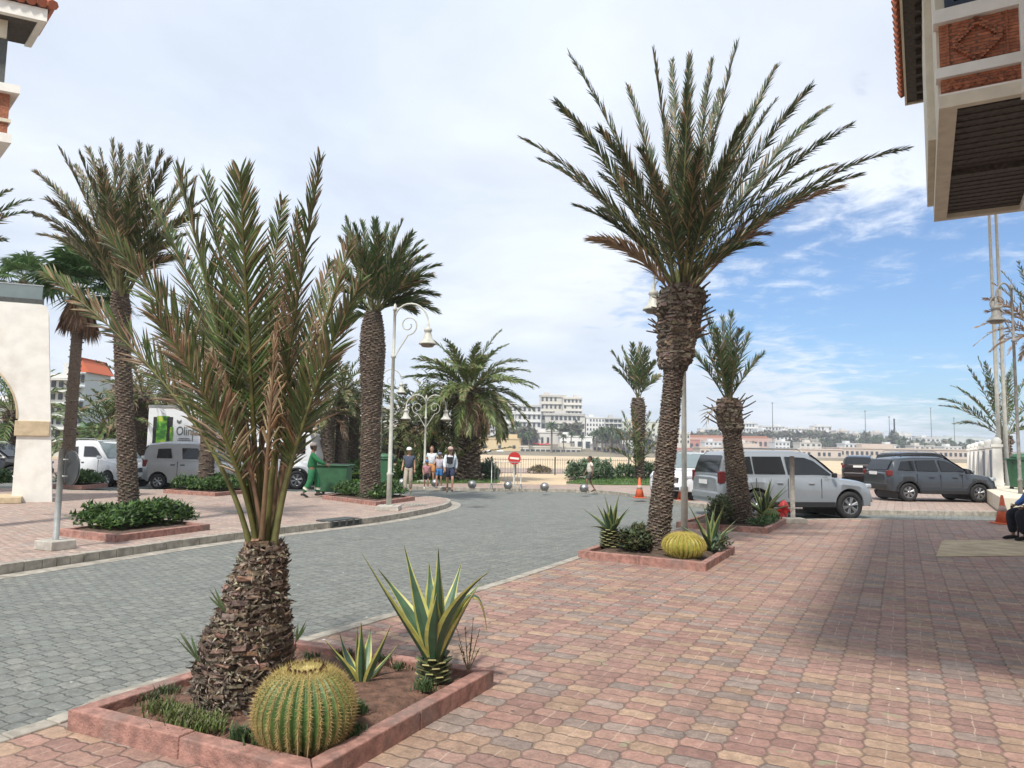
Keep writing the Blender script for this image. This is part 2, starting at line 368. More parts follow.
def pavp(name, poly, m, label, z0=RZ+.004, z1=0):
    poly = [(p[0], p[1]) for p in poly]
    if not area_ccw(poly): poly.reverse()
    mb = MB(); mb.prism(poly, z0, z1); return struct(name, mb, m, label)
KW = .13
inr = offs(kr, -KW); pavp('pavement', inr+[V((60, -30, 0)), V((-9.5, -30, 0))], M['paver'], 'red and grey paved promenade in front')
inl = offs(kl, KW)
pavp('pavement_island', inl, M['paver_far'], 'pink paved island on the left of the road')
inf = offs(kf, KW)
pavp('pavement_far', inf+[V((60, 60, 0)), V((-90, 72, 0))], M['paver_far'], 'pink paved walk along the beach fence')
def kerb(name, a, b, z1, m=M['kerb'], seg=1.0):
    # stones of one kerb line, kept as a continuous strip with joints
    mb = MB(); acc = 0
    for i in range(len(a)-1):
        L = (a[i+1]-a[i]).length; n = max(1, int(L/seg))
        for j in range(n):
            t0, t1 = j/n+.004/ max(L, .1), (j+1)/n-.004/max(L, .1); q = [a[i].lerp(a[i+1], t0), a[i].lerp(a[i+1], t1), b[i].lerp(b[i+1], t1), b[i].lerp(b[i+1], t0)]
            mb.prism([(p.x, p.y) for p in (q if area_ccw([(p.x, p.y) for p in q]) else q[::-1])], RZ-.05, z1+rnd.uniform(-.003, .004))
    return struct(name, mb, m, bevel=.008)
kerb('kerb', kr, inr, .012); kerb('kerb_island', kl, inl, .014); kerb('kerb_far', kf, inf, .014)
# gutter strip along island
g1 = offs(kl, -.02); g2 = offs(kl, -.32)
mb = MB()
for i in range(len(kl)-1):
    q = [g1[i], g1[i+1], g2[i+1], g2[i]]; q = [(p.x, p.y) for p in q]
    if not area_ccw(q): q.reverse()
    mb.add([(a, b_, RZ+.004) for a, b_ in q], [(0, 1, 2, 3)])
struct('gutter', mb, M['kerb'])
# concrete repair slab, manhole covers, drain
def quadpx(pts, z): return [(Z(*p, z).x, Z(*p, z).y) for p in pts]
mb = MB(); q = quadpx([(936, 557), (1060, 556), (1040, 540), (942, 541)], 0); mb.prism(q, .002, .010); struct('pavement_patch', mb, mat('old_screed', (.44, .35, .22), .95, .2, 3, .004, 60, objc=False), 'sandy concrete patch in the shaded pavement')
def cover(px, py, r, label, z=.004):
    c = Z(px, py); t_ = thing('manhole_cover', label, 'manhole cover', (c.x, c.y, z))
    MB().lathe([(r, 0), (r, .008), (r-.03, .012)], 20).build('rim', M['kerb'], t_)
    mb = MB(); mb.lathe([(r-.035, 0), (r-.035, .009)], 20)
    for i in range(-3, 4): mb.box((i*r*.22, 0, .012), (.02, 1.2*r, .006))
    mb.build('lid', M['iron'], t_)
cover(132, 500, .45, 'round dark manhole cover in the pink pavement behind the left hedge bed'); cover(237, 512, .35, 'manhole cover near the foreground palm fronds on the pink island')
cover(413, 505, .40, 'manhole cover beside the nearest lamp post on the island nose'); 
dirk = Z(380, 517)-Z(300, 526); dirk.z = 0; dirk.normalize(); c = Z(345, 520.9)+V((-dirk.y, dirk.x, 0))*.21; ang = math.atan2(dirk.y, dirk.x)
t_ = thing('storm_drain', 'black slotted drain inlet set in the island kerb', 'drain', (c.x, c.y, 0), ang)
mb = MB(); L = .95; mb.box((0, 0, .022), (L, .42, .03)); mb.build('lid', M['iron'], t_, bevel=.005)
mb = MB(); mb.box((0, -.245, -.045), (L, .015, .11)); mb.build('backing', M['black'], t_)
mb = MB()
for i in range(5): mb.box((-L/2+.02+i*(L-.04)/4, -.262, -.04), (.05, .03, .13))
mb.box((0, -.262, -.1), (L, .03, .02)); mb.build('grille', M['iron'], t_)
# lawns
LAWN = []
def lawn(name, pts, label):
    q = quadpx(pts, 0)
    if not area_ccw(q): q.reverse()
    mb = MB(); mb.prism(q, .0, .05); o = struct(name, mb, M['lawn'], label); 
    mb = MB(); xs = [p[0] for p in q]; ys = [p[1] for p in q]
    for _ in range(3500):
        p = V((rnd.uniform(min(xs), max(xs)), rnd.uniform(min(ys), max(ys)), .05)); n = len(q); ins = False
        for i in range(n):
            (x1, y1), (x2, y2) = q[i], q[(i+1) % n]
            if (y1 > p.y) != (y2 > p.y) and p.x < (x2-x1)*(p.y-y1)/(y2-y1)+x1: ins = not ins
        if not ins: continue
        a = rnd.uniform(0, 6.28); hh = rnd.uniform(.06, .16); d = V((math.cos(a), math.sin(a), 0))*.03
        mb.add([p-d, p+d, p+V((rnd.uniform(-.04, .04), rnd.uniform(-.04, .04), hh))], [(0, 1, 2)], jit((.09, .16, .04), .3))
    o2 = mb.build('grass', M['leaf2']); tag(o2, 'short green grass blades on '+label, 'grass', kind='stuff')
lawn('lawn', [(320, 483), (400, 484), (500, 483), (497, 476.5), (400, 476), (330, 475)], 'lawn strip under the wide date palm')
lawn('lawn_right', [(566, 483.5), (600, 485), (700, 486), (705, 477), (640, 476.5), (590, 477)], 'lawn strip behind the walking boy')
mb = MB(); q = quadpx([(497, 484), (566, 485), (572, 474.5), (500, 473.5)], 0); mb.prism(q, 0, .012); struct('sand_path', mb, M['sand'], 'sandy opening between the two lawns')
# beach berm beyond the fence
mb = MB(); mb.prism([(-100, 76), (80, 63), (120, 60), (200, 75), (200, 130), (-150, 130)], -1.1, -.5); struct('beach', mb, M['sand'], 'yellow beach sand beyond the fence')
# ------------------------------------------------------------------ planters
def planter(label, corners, cw=.105, ch=.115, soil=M['soil'], name='planter'):
    """corners: four ground points in order"""
    pts = [V((p.x, p.y, 0)) for p in corners]
    if not area_ccw([(p.x, p.y) for p in pts]): pts.reverse()
    c = sum(pts, V())/4; t_ = thing(name, label, 'planter', c)
    L = [p-c for p in pts]; n = len(L); inn = []
    for i in range(n):
        d1 = (L[i]-L[i-1]).normalized(); d2 = (L[(i+1) % n]-L[i]).normalized()
        n1 = V((-d1.y, d1.x, 0)); n2 = V((-d2.y, d2.x, 0)); b_ = (n1+n2).normalized(); inn.append(L[i]+b_*cw/max(.3, b_.dot(n1)))
    mb = MB()
    for i in range(n):
        j = (i+1) % n; seg = max(1, round((L[j]-L[i]).length/.9))
        for s in range(seg):
            a, b_ = s/seg, (s+1)/seg; gap = .0025/(L[j]-L[i]).length
            q = [L[i].lerp(L[j], a+gap), L[i].lerp(L[j], b_-gap), inn[i].lerp(inn[j], b_-gap), inn[i].lerp(inn[j], a+gap)]
            mb.prism([(p.x, p.y) for p in q], -.02, ch+rnd.uniform(-.004, .004))
    mb.build('curb', M['pinkcurb'], t_, bevel=.008)
    # lumpy soil
    mb = MB(); N = 22; vs = []; 
    if n == 4:
        for i in range(N+1):
            for j in range(N+1):
                p = inn[0].lerp(inn[1], i/N).lerp(inn[3].lerp(inn[2], i/N), j/N); e = min(i, j, N-i, N-j)/N
                vs.append(V((p.x, p.y, ch-.06+min(e*2.2, .22)*.18+rnd.uniform(-.012, .012))))
        mb.add(vs, [(i*(N+1)+j, (i+1)*(N+1)+j, (i+1)*(N+1)+j+1, i*(N+1)+j+1) for i in range(N) for j in range(N)], smooth=True)
    else: mb.add([V((p.x, p.y, ch-.05)) for p in inn], [tuple(range(n))])
    mb.build('soil', soil, t_)
    return t_, c
A_ = Z(66, 730); C_ = Z(494, 686); B_ = Z(312, 795); D_ = A_+(C_-B_)
planter('large pink planter in front holding the young shaggy palm and the big ball cactus', [A_, B_, C_, D_])
a = Z(578, 558); b_ = Z(706, 571.5); c = Z(735, 553); 
planter('pink planter of the tallest palm with a small ball cactus', [a, b_, c, a+(c-b_)], soil=M['soil_dark'])
b_ = Z(768, 533.5); c = Z(787.5, 523); a = b_-W_*1.95
planter('pink planter beside the red hydrant and silver off-roader', [a, b_, c, a+(c-b_)], soil=M['soil_dark'])
a = Z(57, 535.5); b_ = Z(115, 542.5); c = Z(210, 530); 
planter('pink planter with green shrubs round the left palm', [a, b_, c, a+(c-b_)], ch=.12, soil=M['soil_dark'])
a = Z(322, 499); b_ = Z(376, 506); c = Z(415, 500.5); planter('pink planter with a clipped hedge beside the nearest lamp post', [a, b_, c, a+(c-b_)], ch=.12, soil=M['soil_dark'])
a = Z(163, 493); b_ = Z(215, 496.5); c = Z(262, 492); planter('long pink planter with the low hedge in front of the silver van', [a, b_, c, a+(c-b_)], ch=.12, soil=M['soil_dark'])
a = Z(48, 487.5); b_ = Z(82, 489); c = Z(108, 486.5); planter('pink planter with a low hedge beside the white arch', [a, b_, c, a+(c-b_)*.8], ch=.12, soil=M['soil_dark'])
# ------------------------------------------------------------------ fronds
GREENS = [(.055, .10, .028), (.075, .13, .035), (.045, .085, .03), (.10, .13, .04), (.085, .11, .045)]
DRY = [(.30, .20, .11), (.24, .16, .10), (.36, .27, .17)]
def bez(a, b, c, t): return a*(1-t)**2+b*2*t*(1-t)+c*t*t
def frond(mb, P0, P1, P2, n=60, ll=.35, lw=.022, pal=GREENS, dry=.15, start=.18, twist=0, vee=.5, rr=.016, ang=(62, 24), tipdry=.25, fold=False, droop=.12, rc=(.17, .17, .07), nseg=14, side=None, dead=False):
    pts = [bez(P0, P1, P2, i/nseg) for i in range(nseg+1)]
    mb.tube(pts, [rr*(1-.86*i/nseg)*(1.25 if i < 2 else 1) for i in range(nseg+1)], 5, jit(rc if not dead else (.26, .17, .1)), smooth=True, flat=.7)
    az = V((P2.x-P0.x, P2.y-P0.y, 0))
    if az.length < .05: az = V((1, 0, 0))
    az.normalize(); S0 = side if side is not None else V((az.y, -az.x, 0))
    for i in range(n):
        s = start+(1-start)*(i+rnd.random()*.7)/n; s = min(s, .995); p = bez(P0, P1, P2, s); T = ((P1-P0)*(1-s)+(P2-P1)*s).normalized()
        S = (S0-T*S0.dot(T)).normalized(); N = S.cross(T)
        if N.z < 0 and N.dot(az) > 0: N = -N
        if twist:
            q = Quaternion(T, twist*(.4+s)); S = q @ S; N = q @ N
        u = (s-start)/(1-start); prof = min(1, .35+u*3)*(1-.62*u**1.6) if u < .97 else .3
        a = R(ang[0]+(ang[1]-ang[0])*u**.8)
        for sg in (1, -1):
            if rnd.random() < .04: continue
            aa = a*rnd.uniform(.8, 1.2); v = vee*rnd.uniform(-.5, 2.0)
            d = (T*math.cos(aa)+(S*sg*math.cos(v)+N*math.sin(v))*math.sin(aa)).normalized()
            L = ll*prof*rnd.uniform(.8, 1.12); Wd = d.cross(N*math.cos(v)-S*sg*math.sin(v)).normalized()
            Wd = (Quaternion(d, rnd.uniform(-.7, .7)) @ Wd)*lw*.5*(.6+.4*prof)
            m = p+d*L*.5; e = p+d*L+V((0, 0, -droop*L*rnd.uniform(.3, 1.6)))+V((rnd.uniform(-1, 1), rnd.uniform(-1, 1), 0))*L*.04
            c = jit(rnd.choice(DRY), .2) if (dead or rnd.random() < dry) else jit(rnd.choice(pal), .2)
            ct = jit(rnd.choice(DRY), .2) if rnd.random() < tipdry else c
            if fold:
                nn = d.cross(Wd).normalized()*Wd.length*.7; m2 = p+d*L*.78+(e-p-d*L)*.5
                mb.add([p-Wd*.7, p+nn*.6, p+Wd*.7, m-Wd, m+nn, m+Wd, m2-Wd*.7, m2+nn*.6, m2+Wd*.7, e],
                       [(0, 1, 4, 3), (1, 2, 5, 4), (3, 4, 7, 6), (4, 5, 8, 7), (6, 7, 9), (7, 8, 9)], [c, c, c, c, ct, ct])
            else:
                mb.add([p-Wd*.7, p+Wd*.7, m+Wd, m-Wd, e], [(0, 1, 2, 3), (3, 2, 4)], [c, ct])
def trunk(base, top, prof, N, sw, sl, sh, bow=V((0, 0, 0)), parent=None, c1=(.09, .068, .052), c2=(.19, .15, .115), cend=(.20, .15, .11), up=.5, name='trunk', curl=.0, fib=0, big=None, thin=False):
    """prof: list of (t, radius). N cut leaf bases, width sw, length out sl, height sh"""
    def rad(t):
        for (t0, r0), (t1, r1) in zip(prof, prof[1:]):
            if t <= t1: return r0+(r1-r0)*(t-t0)/(t1-t0)
        return prof[-1][1]
    def ctr(t): return base.lerp(top, t)+bow*math.sin(math.pi*t)
    mb = MB(); K = 24
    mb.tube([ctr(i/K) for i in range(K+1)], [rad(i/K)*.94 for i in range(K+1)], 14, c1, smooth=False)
    for i in range(N):
        t = (i+.5)/N; az = i*2.399963+rnd.uniform(-.15, .15); r = rad(t); o = V((math.cos(az), math.sin(az), 0)); tg = V((-o.y, o.x, 0))
        T = (ctr(min(1, t+.02))-ctr(max(0, t-.02))).normalized(); p = ctr(t)+o*r*.9
        k = 1 if not big or t < big[0] else big[1]
        w_ = sw*rnd.uniform(.75, 1.2)*k; L = sl*rnd.uniform(.6, 1.5)*k; H = sh*rnd.uniform(.7, 1.2)*k
        out = (o+T*up*rnd.uniform(.5, 1.5)+tg*rnd.uniform(-.3, .3)).normalized(); q = Quaternion(tg, rnd.uniform(-.2, .2))
        tip = p+out*(L+r*.06); dn = T*-1
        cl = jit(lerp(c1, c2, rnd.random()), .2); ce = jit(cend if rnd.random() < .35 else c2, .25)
        a0, a1 = p+tg*w_*.5, p-tg*w_*.5; b0, b1 = tip+tg*w_*.36, tip-tg*w_*.36
        mid = p+out*L*.5+dn*H*.12
        vs = [a0+dn*H*.55, a1+dn*H*.55, a1+T*H*.45, a0+T*H*.45, b0+dn*H*.22, b1+dn*H*.22, b1+T*H*.22, b0+T*H*.22]
        vs = [x_+V((rnd.uniform(-1, 1), rnd.uniform(-1, 1), rnd.uniform(-1, 1)))*w_*.07 for x_ in vs]
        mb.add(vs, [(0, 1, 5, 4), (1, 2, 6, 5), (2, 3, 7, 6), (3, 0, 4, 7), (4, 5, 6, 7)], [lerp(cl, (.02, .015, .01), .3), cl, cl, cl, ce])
        for _ in range(fib):
            s = p+tg*rnd.uniform(-.5, .5)*w_+o*L*.3; d = (tg*rnd.uniform(-1, 1)+T*rnd.uniform(-.5, .6)+o*rnd.uniform(.0, .6)).normalized()*sh*rnd.uniform(.6, 1.6)
            wd = d.cross(o).normalized()*sw*.06; m = s+d*.5+o*L*.35
            mb.add([s-wd, s+wd, m+wd, m-wd, s+d+o*L*.1], [(0, 1, 2, 3), (3, 2, 4)], jit((.30, .25, .19) if rnd.random() < .5 else (.13, .10, .075), .3))
    return mb.build(name, M['bark'], parent)
# ---- hero palm -------------------------------------------------------
def mk_hero():
    b0 = Z(250, 716); Y = b0.y; HP = [(.10, .15, .04), (.13, .18, .06), (.085, .13, .045), (.16, .18, .07), (.12, .15, .07)]; root = thing('young_palm', 'young shaggy palm with a bulging base and half dry fronds in the front planter', 'palm tree', b0)
    inv = -b0
    def LP(px, py, dy=0.): return P(px, py, Y+dy)+inv
    base = V((-.06, 0, .05)); top = LP(266, 545)
    Ht = top.z
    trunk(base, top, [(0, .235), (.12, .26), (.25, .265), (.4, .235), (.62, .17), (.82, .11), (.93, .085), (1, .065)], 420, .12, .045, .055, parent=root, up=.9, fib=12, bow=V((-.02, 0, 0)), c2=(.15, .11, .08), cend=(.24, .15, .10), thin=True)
    # fronds: (control px,py, tip px,py, dy control, dy tip, n, leaflet, dry, twist)
    FR = [((212, 405), (44, 272), .05, .12, 74, .34, .30, .9),
          ((222, 372), (103, 232), -.15, -.35, 74, .34, .20, .5),
          ((232, 352), (150, 200), .25, .75, 74, .36, .12, .2),
          ((226, 390), (178, 172), -.10, -.55, 80, .38, .10, -.2),
          ((236, 370), (206, 176), .30, .5, 74, .36, .12, .2),
          ((243, 360), (240, 172), -.25, -.62, 84, .38, .14, .1),
          ((252, 390), (282, 200), .2, .5, 70, .30, .25, .3),
          ((272, 380), (299, 212), .3, .62, 66, .26, .4, .5),
          ((286, 400), (321, 158), -.2, -.3, 84, .30, .30, .35),
          ((306, 420), (351, 240), .1, .2, 64, .30, .5, .5),
          ((300, 430), (362, 280), -.15, -.2, 70, .30, .22, -.5),
                              ((287, 430), (330, 262), .35, .8, 60, .28, .3, .3),
          ((240, 440), (152, 310), -.2, -.6, 56, .30, .45, .6),
          ((247, 440), (190, 300), .3, .9, 50, .28, .4, .2)]
    for i, (c1, t1, d1, d2, n, ll, dry, tw) in enumerate(FR):
        a = 2*math.pi*i/len(FR)
        p0 = top+V((math.cos(a)*.05+(t1[0]-250)*.0006, math.sin(a)*.05, -.12)); p1 = LP(c1[0]+(260-c1[0])*.38, c1[1]+8, d1*.8); p2 = LP(t1[0], t1[1], d2)
        mb = MB(); frond(mb, p0, p1, p2, int(n*1.45), ll*1.05, .0165, pal=HP, dry=dry, start=.36, twist=tw, vee=.35, rr=.026, ang=(50, 24), tipdry=.5, fold=True, droop=.07, rc=(.15, .15, .05), nseg=18)
        mb.build('frond', M['leaf'], root)
    for (c1, t1, dy) in (((262, 430), (248, 330), .1), ((275, 420), (292, 300), .0), ((254, 450), (212, 352), -.2), ((282, 440), (318, 330), -.1), ((240, 460), (200, 390), .0), ((270, 430), (276, 322), -.25)):   # dead inner fronds
        p0 = top+V((rnd.uniform(-.05, .05), rnd.uniform(-.05, .05), -.1)); mb = MB()
        frond(mb, p0, LP(c1[0], c1[1], dy), LP(t1[0], t1[1], dy*1.5), 36, .26, .014, dry=.9, start=.35, twist=rnd.uniform(-1, 1), vee=.6, rr=.02, ang=(30, 12), tipdry=.9, fold=True, droop=.6, dead=True)
        mb.build('dead_frond', M['leaf'], root)
    # small shoots at the base
    for (x0, y0, x1, y1) in ((199, 662, 182, 630), (225, 612, 213, 590), (296, 642, 303, 622)):
        mb = MB(); p = LP(x0, y0, -.18); q = LP(x1, y1, -.18)
        for j in range(6):
            d = (q-p)+V((rnd.uniform(-.04, .04), rnd.uniform(-.04, .04), rnd.uniform(-.03, .03))); wd = V((.008, 0, 0)); m = p+d*.5
            mb.add([p-wd*.5, p+wd*.5, m+wd, m-wd, p+d*rnd.uniform(.8, 1.05)], [(0, 1, 2, 3), (3, 2, 4)], jit((.10, .14, .06), .2))
        mb.build('shoot', M['leaf'], root)
mk_hero()
# ---- generic palm -----------------------------------------------------
def palm(label, base, H, r=.2, L=2.6, n=34, leaf=(26, .34, .034), skirt=0, prof=None, name='date_palm', emax=82, emin=-15, bend=50, dry=.1, lean=V((0, 0, 0)), stubs=220, deadn=4, fronds=None, top=None, pal=GREENS, group=None, seed=None, split=False, boots=None, stub=(.13, .045, .06), vee=.4, ang=(55, 24), fib=0, stalks=0, stalkh=1.0):
    global rnd
    sv = rnd; rnd = random.Random(seed if seed is not None else hash(label) % 9999 if False else len(label)*31+int(base.x*10))
    root = thing(name, label, 'palm tree', base, group=group)
    top = top if top is not None else V((lean.x, lean.y, H)); b0 = V((0, 0, -.02))
    prof = prof or [(0, r*1.25), (.08, r), (.8, r*.9), (.9, r*1.15), (1, r*.8)]
    trunk(b0, top, prof, stubs, *stub, parent=root, up=.35, big=boots, fib=fib, bow=V((lean.x*-.2, 0, 0)) if lean.length else V((0, 0, 0)))
    mb = MB()
    if fronds:
        for f in fronds:
            p0 = top+V((rnd.uniform(-.08, .08), rnd.uniform(-.08, .08), rnd.uniform(-.25, 0)))
            m_ = MB() if split else mb
            frond(m_, p0, f[0], f[1], f[2] if len(f) > 2 else leaf[0], leaf[1], leaf[2], pal=pal, dry=dry, start=.16, twist=rnd.uniform(-.5, .5), vee=vee, rr=.03, ang=ang, droop=.1, tipdry=.12, dead=(len(f) > 3 and f[3]))
            if split: m_.build('frond', M['leaf'], root)
    else:
        for i in range(n):
            t = i/(n-1); e = R(emax-(emax-emin)*t**.85+rnd.uniform(-7, 7)); az = i*2.39996+rnd.uniform(-.2, .2); l = L*rnd.uniform(.85, 1.1)*(.85+.15*math.sin(math.pi*t))
            o = V((math.cos(az), math.sin(az), 0)); p0 = top+o*r*.4+V((0, 0, -.3*t)); d0 = o*math.cos(e)+V((0, 0, math.sin(e))); e2 = e-R(bend*rnd.uniform(.7, 1.2)); d1 = o*math.cos(e2)+V((0, 0, math.sin(e2)))
            p1 = p0+d0*l*.5; p2 = p1+d1*l*.5
            frond(mb, p0, p1, p2, leaf[0], leaf[1], leaf[2], pal=pal, dry=dry, start=.14, twist=rnd.uniform(-.3, .3), vee=vee, rr=.03, ang=ang, droop=.2, tipdry=.1, nseg=9)
        for i in range(deadn):
            az = rnd.uniform(0, 6.28); o = V((math.cos(az), math.sin(az), 0)); p0 = top+o*r*.6+V((0, 0, -.35)); p1 = p0+o*L*.3+V((0, 0, -.1)); p2 = p1+o*L*.08+V((0, 0, -L*.5))
            frond(mb, p0, p1, p2, leaf[0]//2, leaf[1]*.8, leaf[2], dead=True, droop=.6, rr=.025, nseg=8)
    if mb.v: mb.build('crown', M['leaf'], root)
    if stalks:
        mb = MB()
        for i in range(stalks):
            az = i*2.4+rnd.uniform(-.3, .3); o = V((math.cos(az), math.sin(az), 0)); h_ = rnd.uniform(-.85, -.05)*stalkh; e = R(rnd.uniform(10, 60)); p = top+o*r*1.2+V((0, 0, h_)); d = (o*math.cos(e)+V((0, 0, math.sin(e))))*rnd.uniform(.12, .42)
            mb.tube([p-d*.5, p+d*.5, p+d+V((0, 0, rnd.uniform(-.05, .04)))], [.035, .028, .018], 5, jit(rnd.choice([(.12, .09, .06), (.2, .15, .1), (.09, .065, .045)]), .2), flat=.6)
        mb.build('cut_stalks', M['bark'], root)
    rnd = sv; return root
# tallest palm: explicit fronds
b0 = Z(656, 555); Y = b0.y
def rel(b, px, py, dy): return P(px, py, b.y+dy)-b
tips = [(522, 139, 0), (556, 102, -.5), (570, 55, .6), (628, 87, .8), (653, 50, -.3), (688, 88, -1.0), (712, 60, .5), (737, 43, -.2), (777, 66, .5), (812, 86, -.4), (829, 107, .6), (852, 125, 0), (908, 149, .3), (842, 188, -.5), (768, 234, .5), (757, 245, -.9), (578, 207, .3), (776, 100, 1.2), (600, 130, -1.3), (672, 60, 1.5), (700, 150, -2.1), (640, 150, -1.9), (745, 120, -1.6), (600, 175, 1.2), (800, 150, 1.3), (720, 90, 1.6), (665, 120, 1.9), (590, 240, -.5), (540, 160, .9), (760, 100, .2), (835, 165, .9), (860, 175, -1.), (655, 180, -2.2), (730, 160, -2.2), (600, 210, 1.), (690, 55, -.3)]
cp = (684, 272); fl = []
for i, (tx, ty, dy) in enumerate(tips):
    top = rel(b0, 682, 280, .15); tip = rel(b0, tx, ty, .15+dy); mid = top.lerp(tip, .5); ln = (tip-top).length
    horiz = V((tip.x-top.x, tip.y-top.y, 0)).length; mid += V((0, 0, .19*horiz+.02))
    fl.append((mid, tip, 120, i in (13, 14, 27)))
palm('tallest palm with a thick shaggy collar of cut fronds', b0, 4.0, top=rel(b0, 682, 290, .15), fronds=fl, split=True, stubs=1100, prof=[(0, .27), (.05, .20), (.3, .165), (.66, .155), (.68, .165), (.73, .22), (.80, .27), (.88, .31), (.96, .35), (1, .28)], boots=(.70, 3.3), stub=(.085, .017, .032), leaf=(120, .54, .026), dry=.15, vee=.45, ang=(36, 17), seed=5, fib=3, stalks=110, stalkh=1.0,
     pal=[(.05, .075, .03), (.07, .10, .035), (.04, .065, .03), (.10, .10, .05), (.055, .09, .04)])
# short-crowned palm beside the off-roader
b0 = Z(742, 527); tips = [(703, 306, .2), (696, 328, -.4), (722, 318, .5), (731, 312, -.2), (750, 334, .3), (764, 354, 0), (712, 322, .9), (740, 330, -.8), (690, 350, .4), (728, 335, 1.1), (716, 330, -.9)]
fl = []
for i, (tx, ty, dy) in enumerate(tips):
    top = rel(b0, 727, 398, .1); tip = rel(b0, tx, ty, .1+dy); mid = top.lerp(tip, .5)+V((0, 0, .12)); fl.append((mid, tip, 64))
fl.append((rel(b0, 712, 400, 0), rel(b0, 706, 424, 0), 10, True))
palm('thick stubby palm with a few upright fronds beside the silver off-roader', b0, 3.2, top=rel(b0, 728, 400, .1), fronds=fl, stubs=800, prof=[(0, .36), (.1, .26), (.5, .22), (.72, .20), (.78, .22), (.92, .23), (1, .18)], boots=(.76, 2.8), stub=(.095, .02, .035), fib=2, stalks=30, stalkh=.7, leaf=(60, .46, .024), seed=9, vee=.7, ang=(52, 28), split=False)
# palm behind the tallest one, left of the white car
b0 = Z(640, 480)
fl = []
for tx, ty, dy in ((612, 352, 0), (622, 348, .5), (632, 344, -.6), (641, 343, .4), (650, 350, .2), (655, 362, -.4), (614, 368, .4), (660, 376, .3), (646, 348, -1), (626, 356, 1)):
    top = rel(b0, 638, 396, 0); tip = rel(b0, tx, ty, dy*2); fl.append((top.lerp(tip, .5)+V((0, 0, .3)), tip, 46))
for tx, ty, dy in ((612, 425, 0), (622, 412, 1), (634, 408, -1), (650, 412, 1), (658, 420, 0), (606, 448, 0), (662, 440, 1)): 
    o = rel(b0, 637, 462, -.6); tip = rel(b0, tx, ty, dy-.6); fl.append((o.lerp(tip, .5)+V((0, 0, .3)), tip, 30))
pr = palm('leaning palm with a bushy second crown low on its trunk by the lawn', b0, 4, top=rel(b0, 638, 398, 0), fronds=fl[:10], stubs=260, r=.3, leaf=(30, .85, .075), prof=[(0, .25), (.5, .30), (.8, .42), (.9, .45), (1, .3)], seed=3, stub=(.2, .06, .08), ang=(50, 25), lean=V((.01, 0, 0)))
mb = MB()
for f in fl[10:]: frond(mb, rel(b0, 637, 466, -.5), f[0], f[1], 34, .7, .06, droop=.1, nseg=9, start=.05)
mb.build('side_crown', M['leaf'], pr)
# left tall palm
b0 = Z(130, 527)
tips = [(36, 172, 0), (34, 215, .5), (60, 150, -.4), (88, 148, .6), (112, 140, -.2), (150, 147, .5), (170, 160, -.6), (196, 178, .3), (205, 200, 0), (48, 200, -.7), (75, 165, 1.2), (130, 155, 1.5), (185, 190, 1.2), (40, 235, .4), (185, 235, .6), (188, 258, -.3), (100, 170, -1.6), (135, 175, -1.7), (165, 200, -1.4), (70, 210, -1.3), (98, 160, 1.8), (60, 240, .9), (160, 262, 1.3), (110, 200, -2.), (50, 185, .8), (80, 155, -1.), (140, 143, 1.), (162, 152, -.8), (190, 170, .9), (198, 215, -.8), (55, 228, -.5), (175, 245, -1.), (120, 145, .4), (100, 150, .9)]
fl = []
for tx, ty, dy in tips:
    top = rel(b0, 121, 285, 0); tip = rel(b0, tx, ty, dy); hz = V((tip.x-top.x, tip.y-top.y, 0)).length; fl.append((top.lerp(tip, .5)+V((0, 0, .22*hz+.03)), tip, 90))
palm('tall slim-trunked palm rising from the shrub bed on the left', b0, 4.8, top=rel(b0, 120, 292, 0), fronds=fl, stubs=900, prof=[(0, .26), (.05, .20), (.5, .16), (.85, .155), (.93, .2), (1, .15)], stub=(.08, .016, .035), leaf=(90, .50, .028), seed=11, dry=.22, vee=.45, ang=(38, 20), pal=[(.05, .075, .03), (.07, .10, .035), (.09, .09, .045)])
# centre palm
b0 = Z(370, 501)
tips = [(346, 219, 0), (362, 222, .8), (375, 220, -.8), (388, 225, .6), (402, 222, 0), (421, 242, .4), (424, 248, -1), (438, 266, 0), (420, 258, 1.2), (425, 283, -.4), (436, 295, .3), (437, 312, 0), (340, 240, -.5), (335, 262, .5), (332, 290, 0), (350, 235, 1.4), (410, 245, 1.6), (345, 310, .8), (415, 312, 1), (380, 235, -1.8), (360, 250, -1.9), (400, 270, -1.7), (342, 330, 0), (330, 268, 1), (354, 226, -1), (395, 228, 1), (412, 234, -.6), (430, 256, .5), (432, 276, -1), (428, 304, 1), (345, 228, .6)]
fl = []
for tx, ty, dy in tips:
    top = rel(b0, 373, 305, 0); tip = rel(b0, tx, ty, dy); hz = V((tip.x-top.x, tip.y-top.y, 0)).length; fl.append((top.lerp(tip, .5)+V((0, 0, .2*hz+.03)), tip, 80))
palm('tall thick-trunked palm behind the nearest lamp post', b0, 6, top=rel(b0, 373, 312, 0), fronds=fl, stubs=1100, fib=1, prof=[(0, .40), (.06, .31), (.5, .30), (.62, .36), (.8, .42), (.92, .36), (1, .25)], stub=(.12, .025, .045), leaf=(80, .72, .042), seed=13, dry=.12, vee=.45, ang=(38, 20))
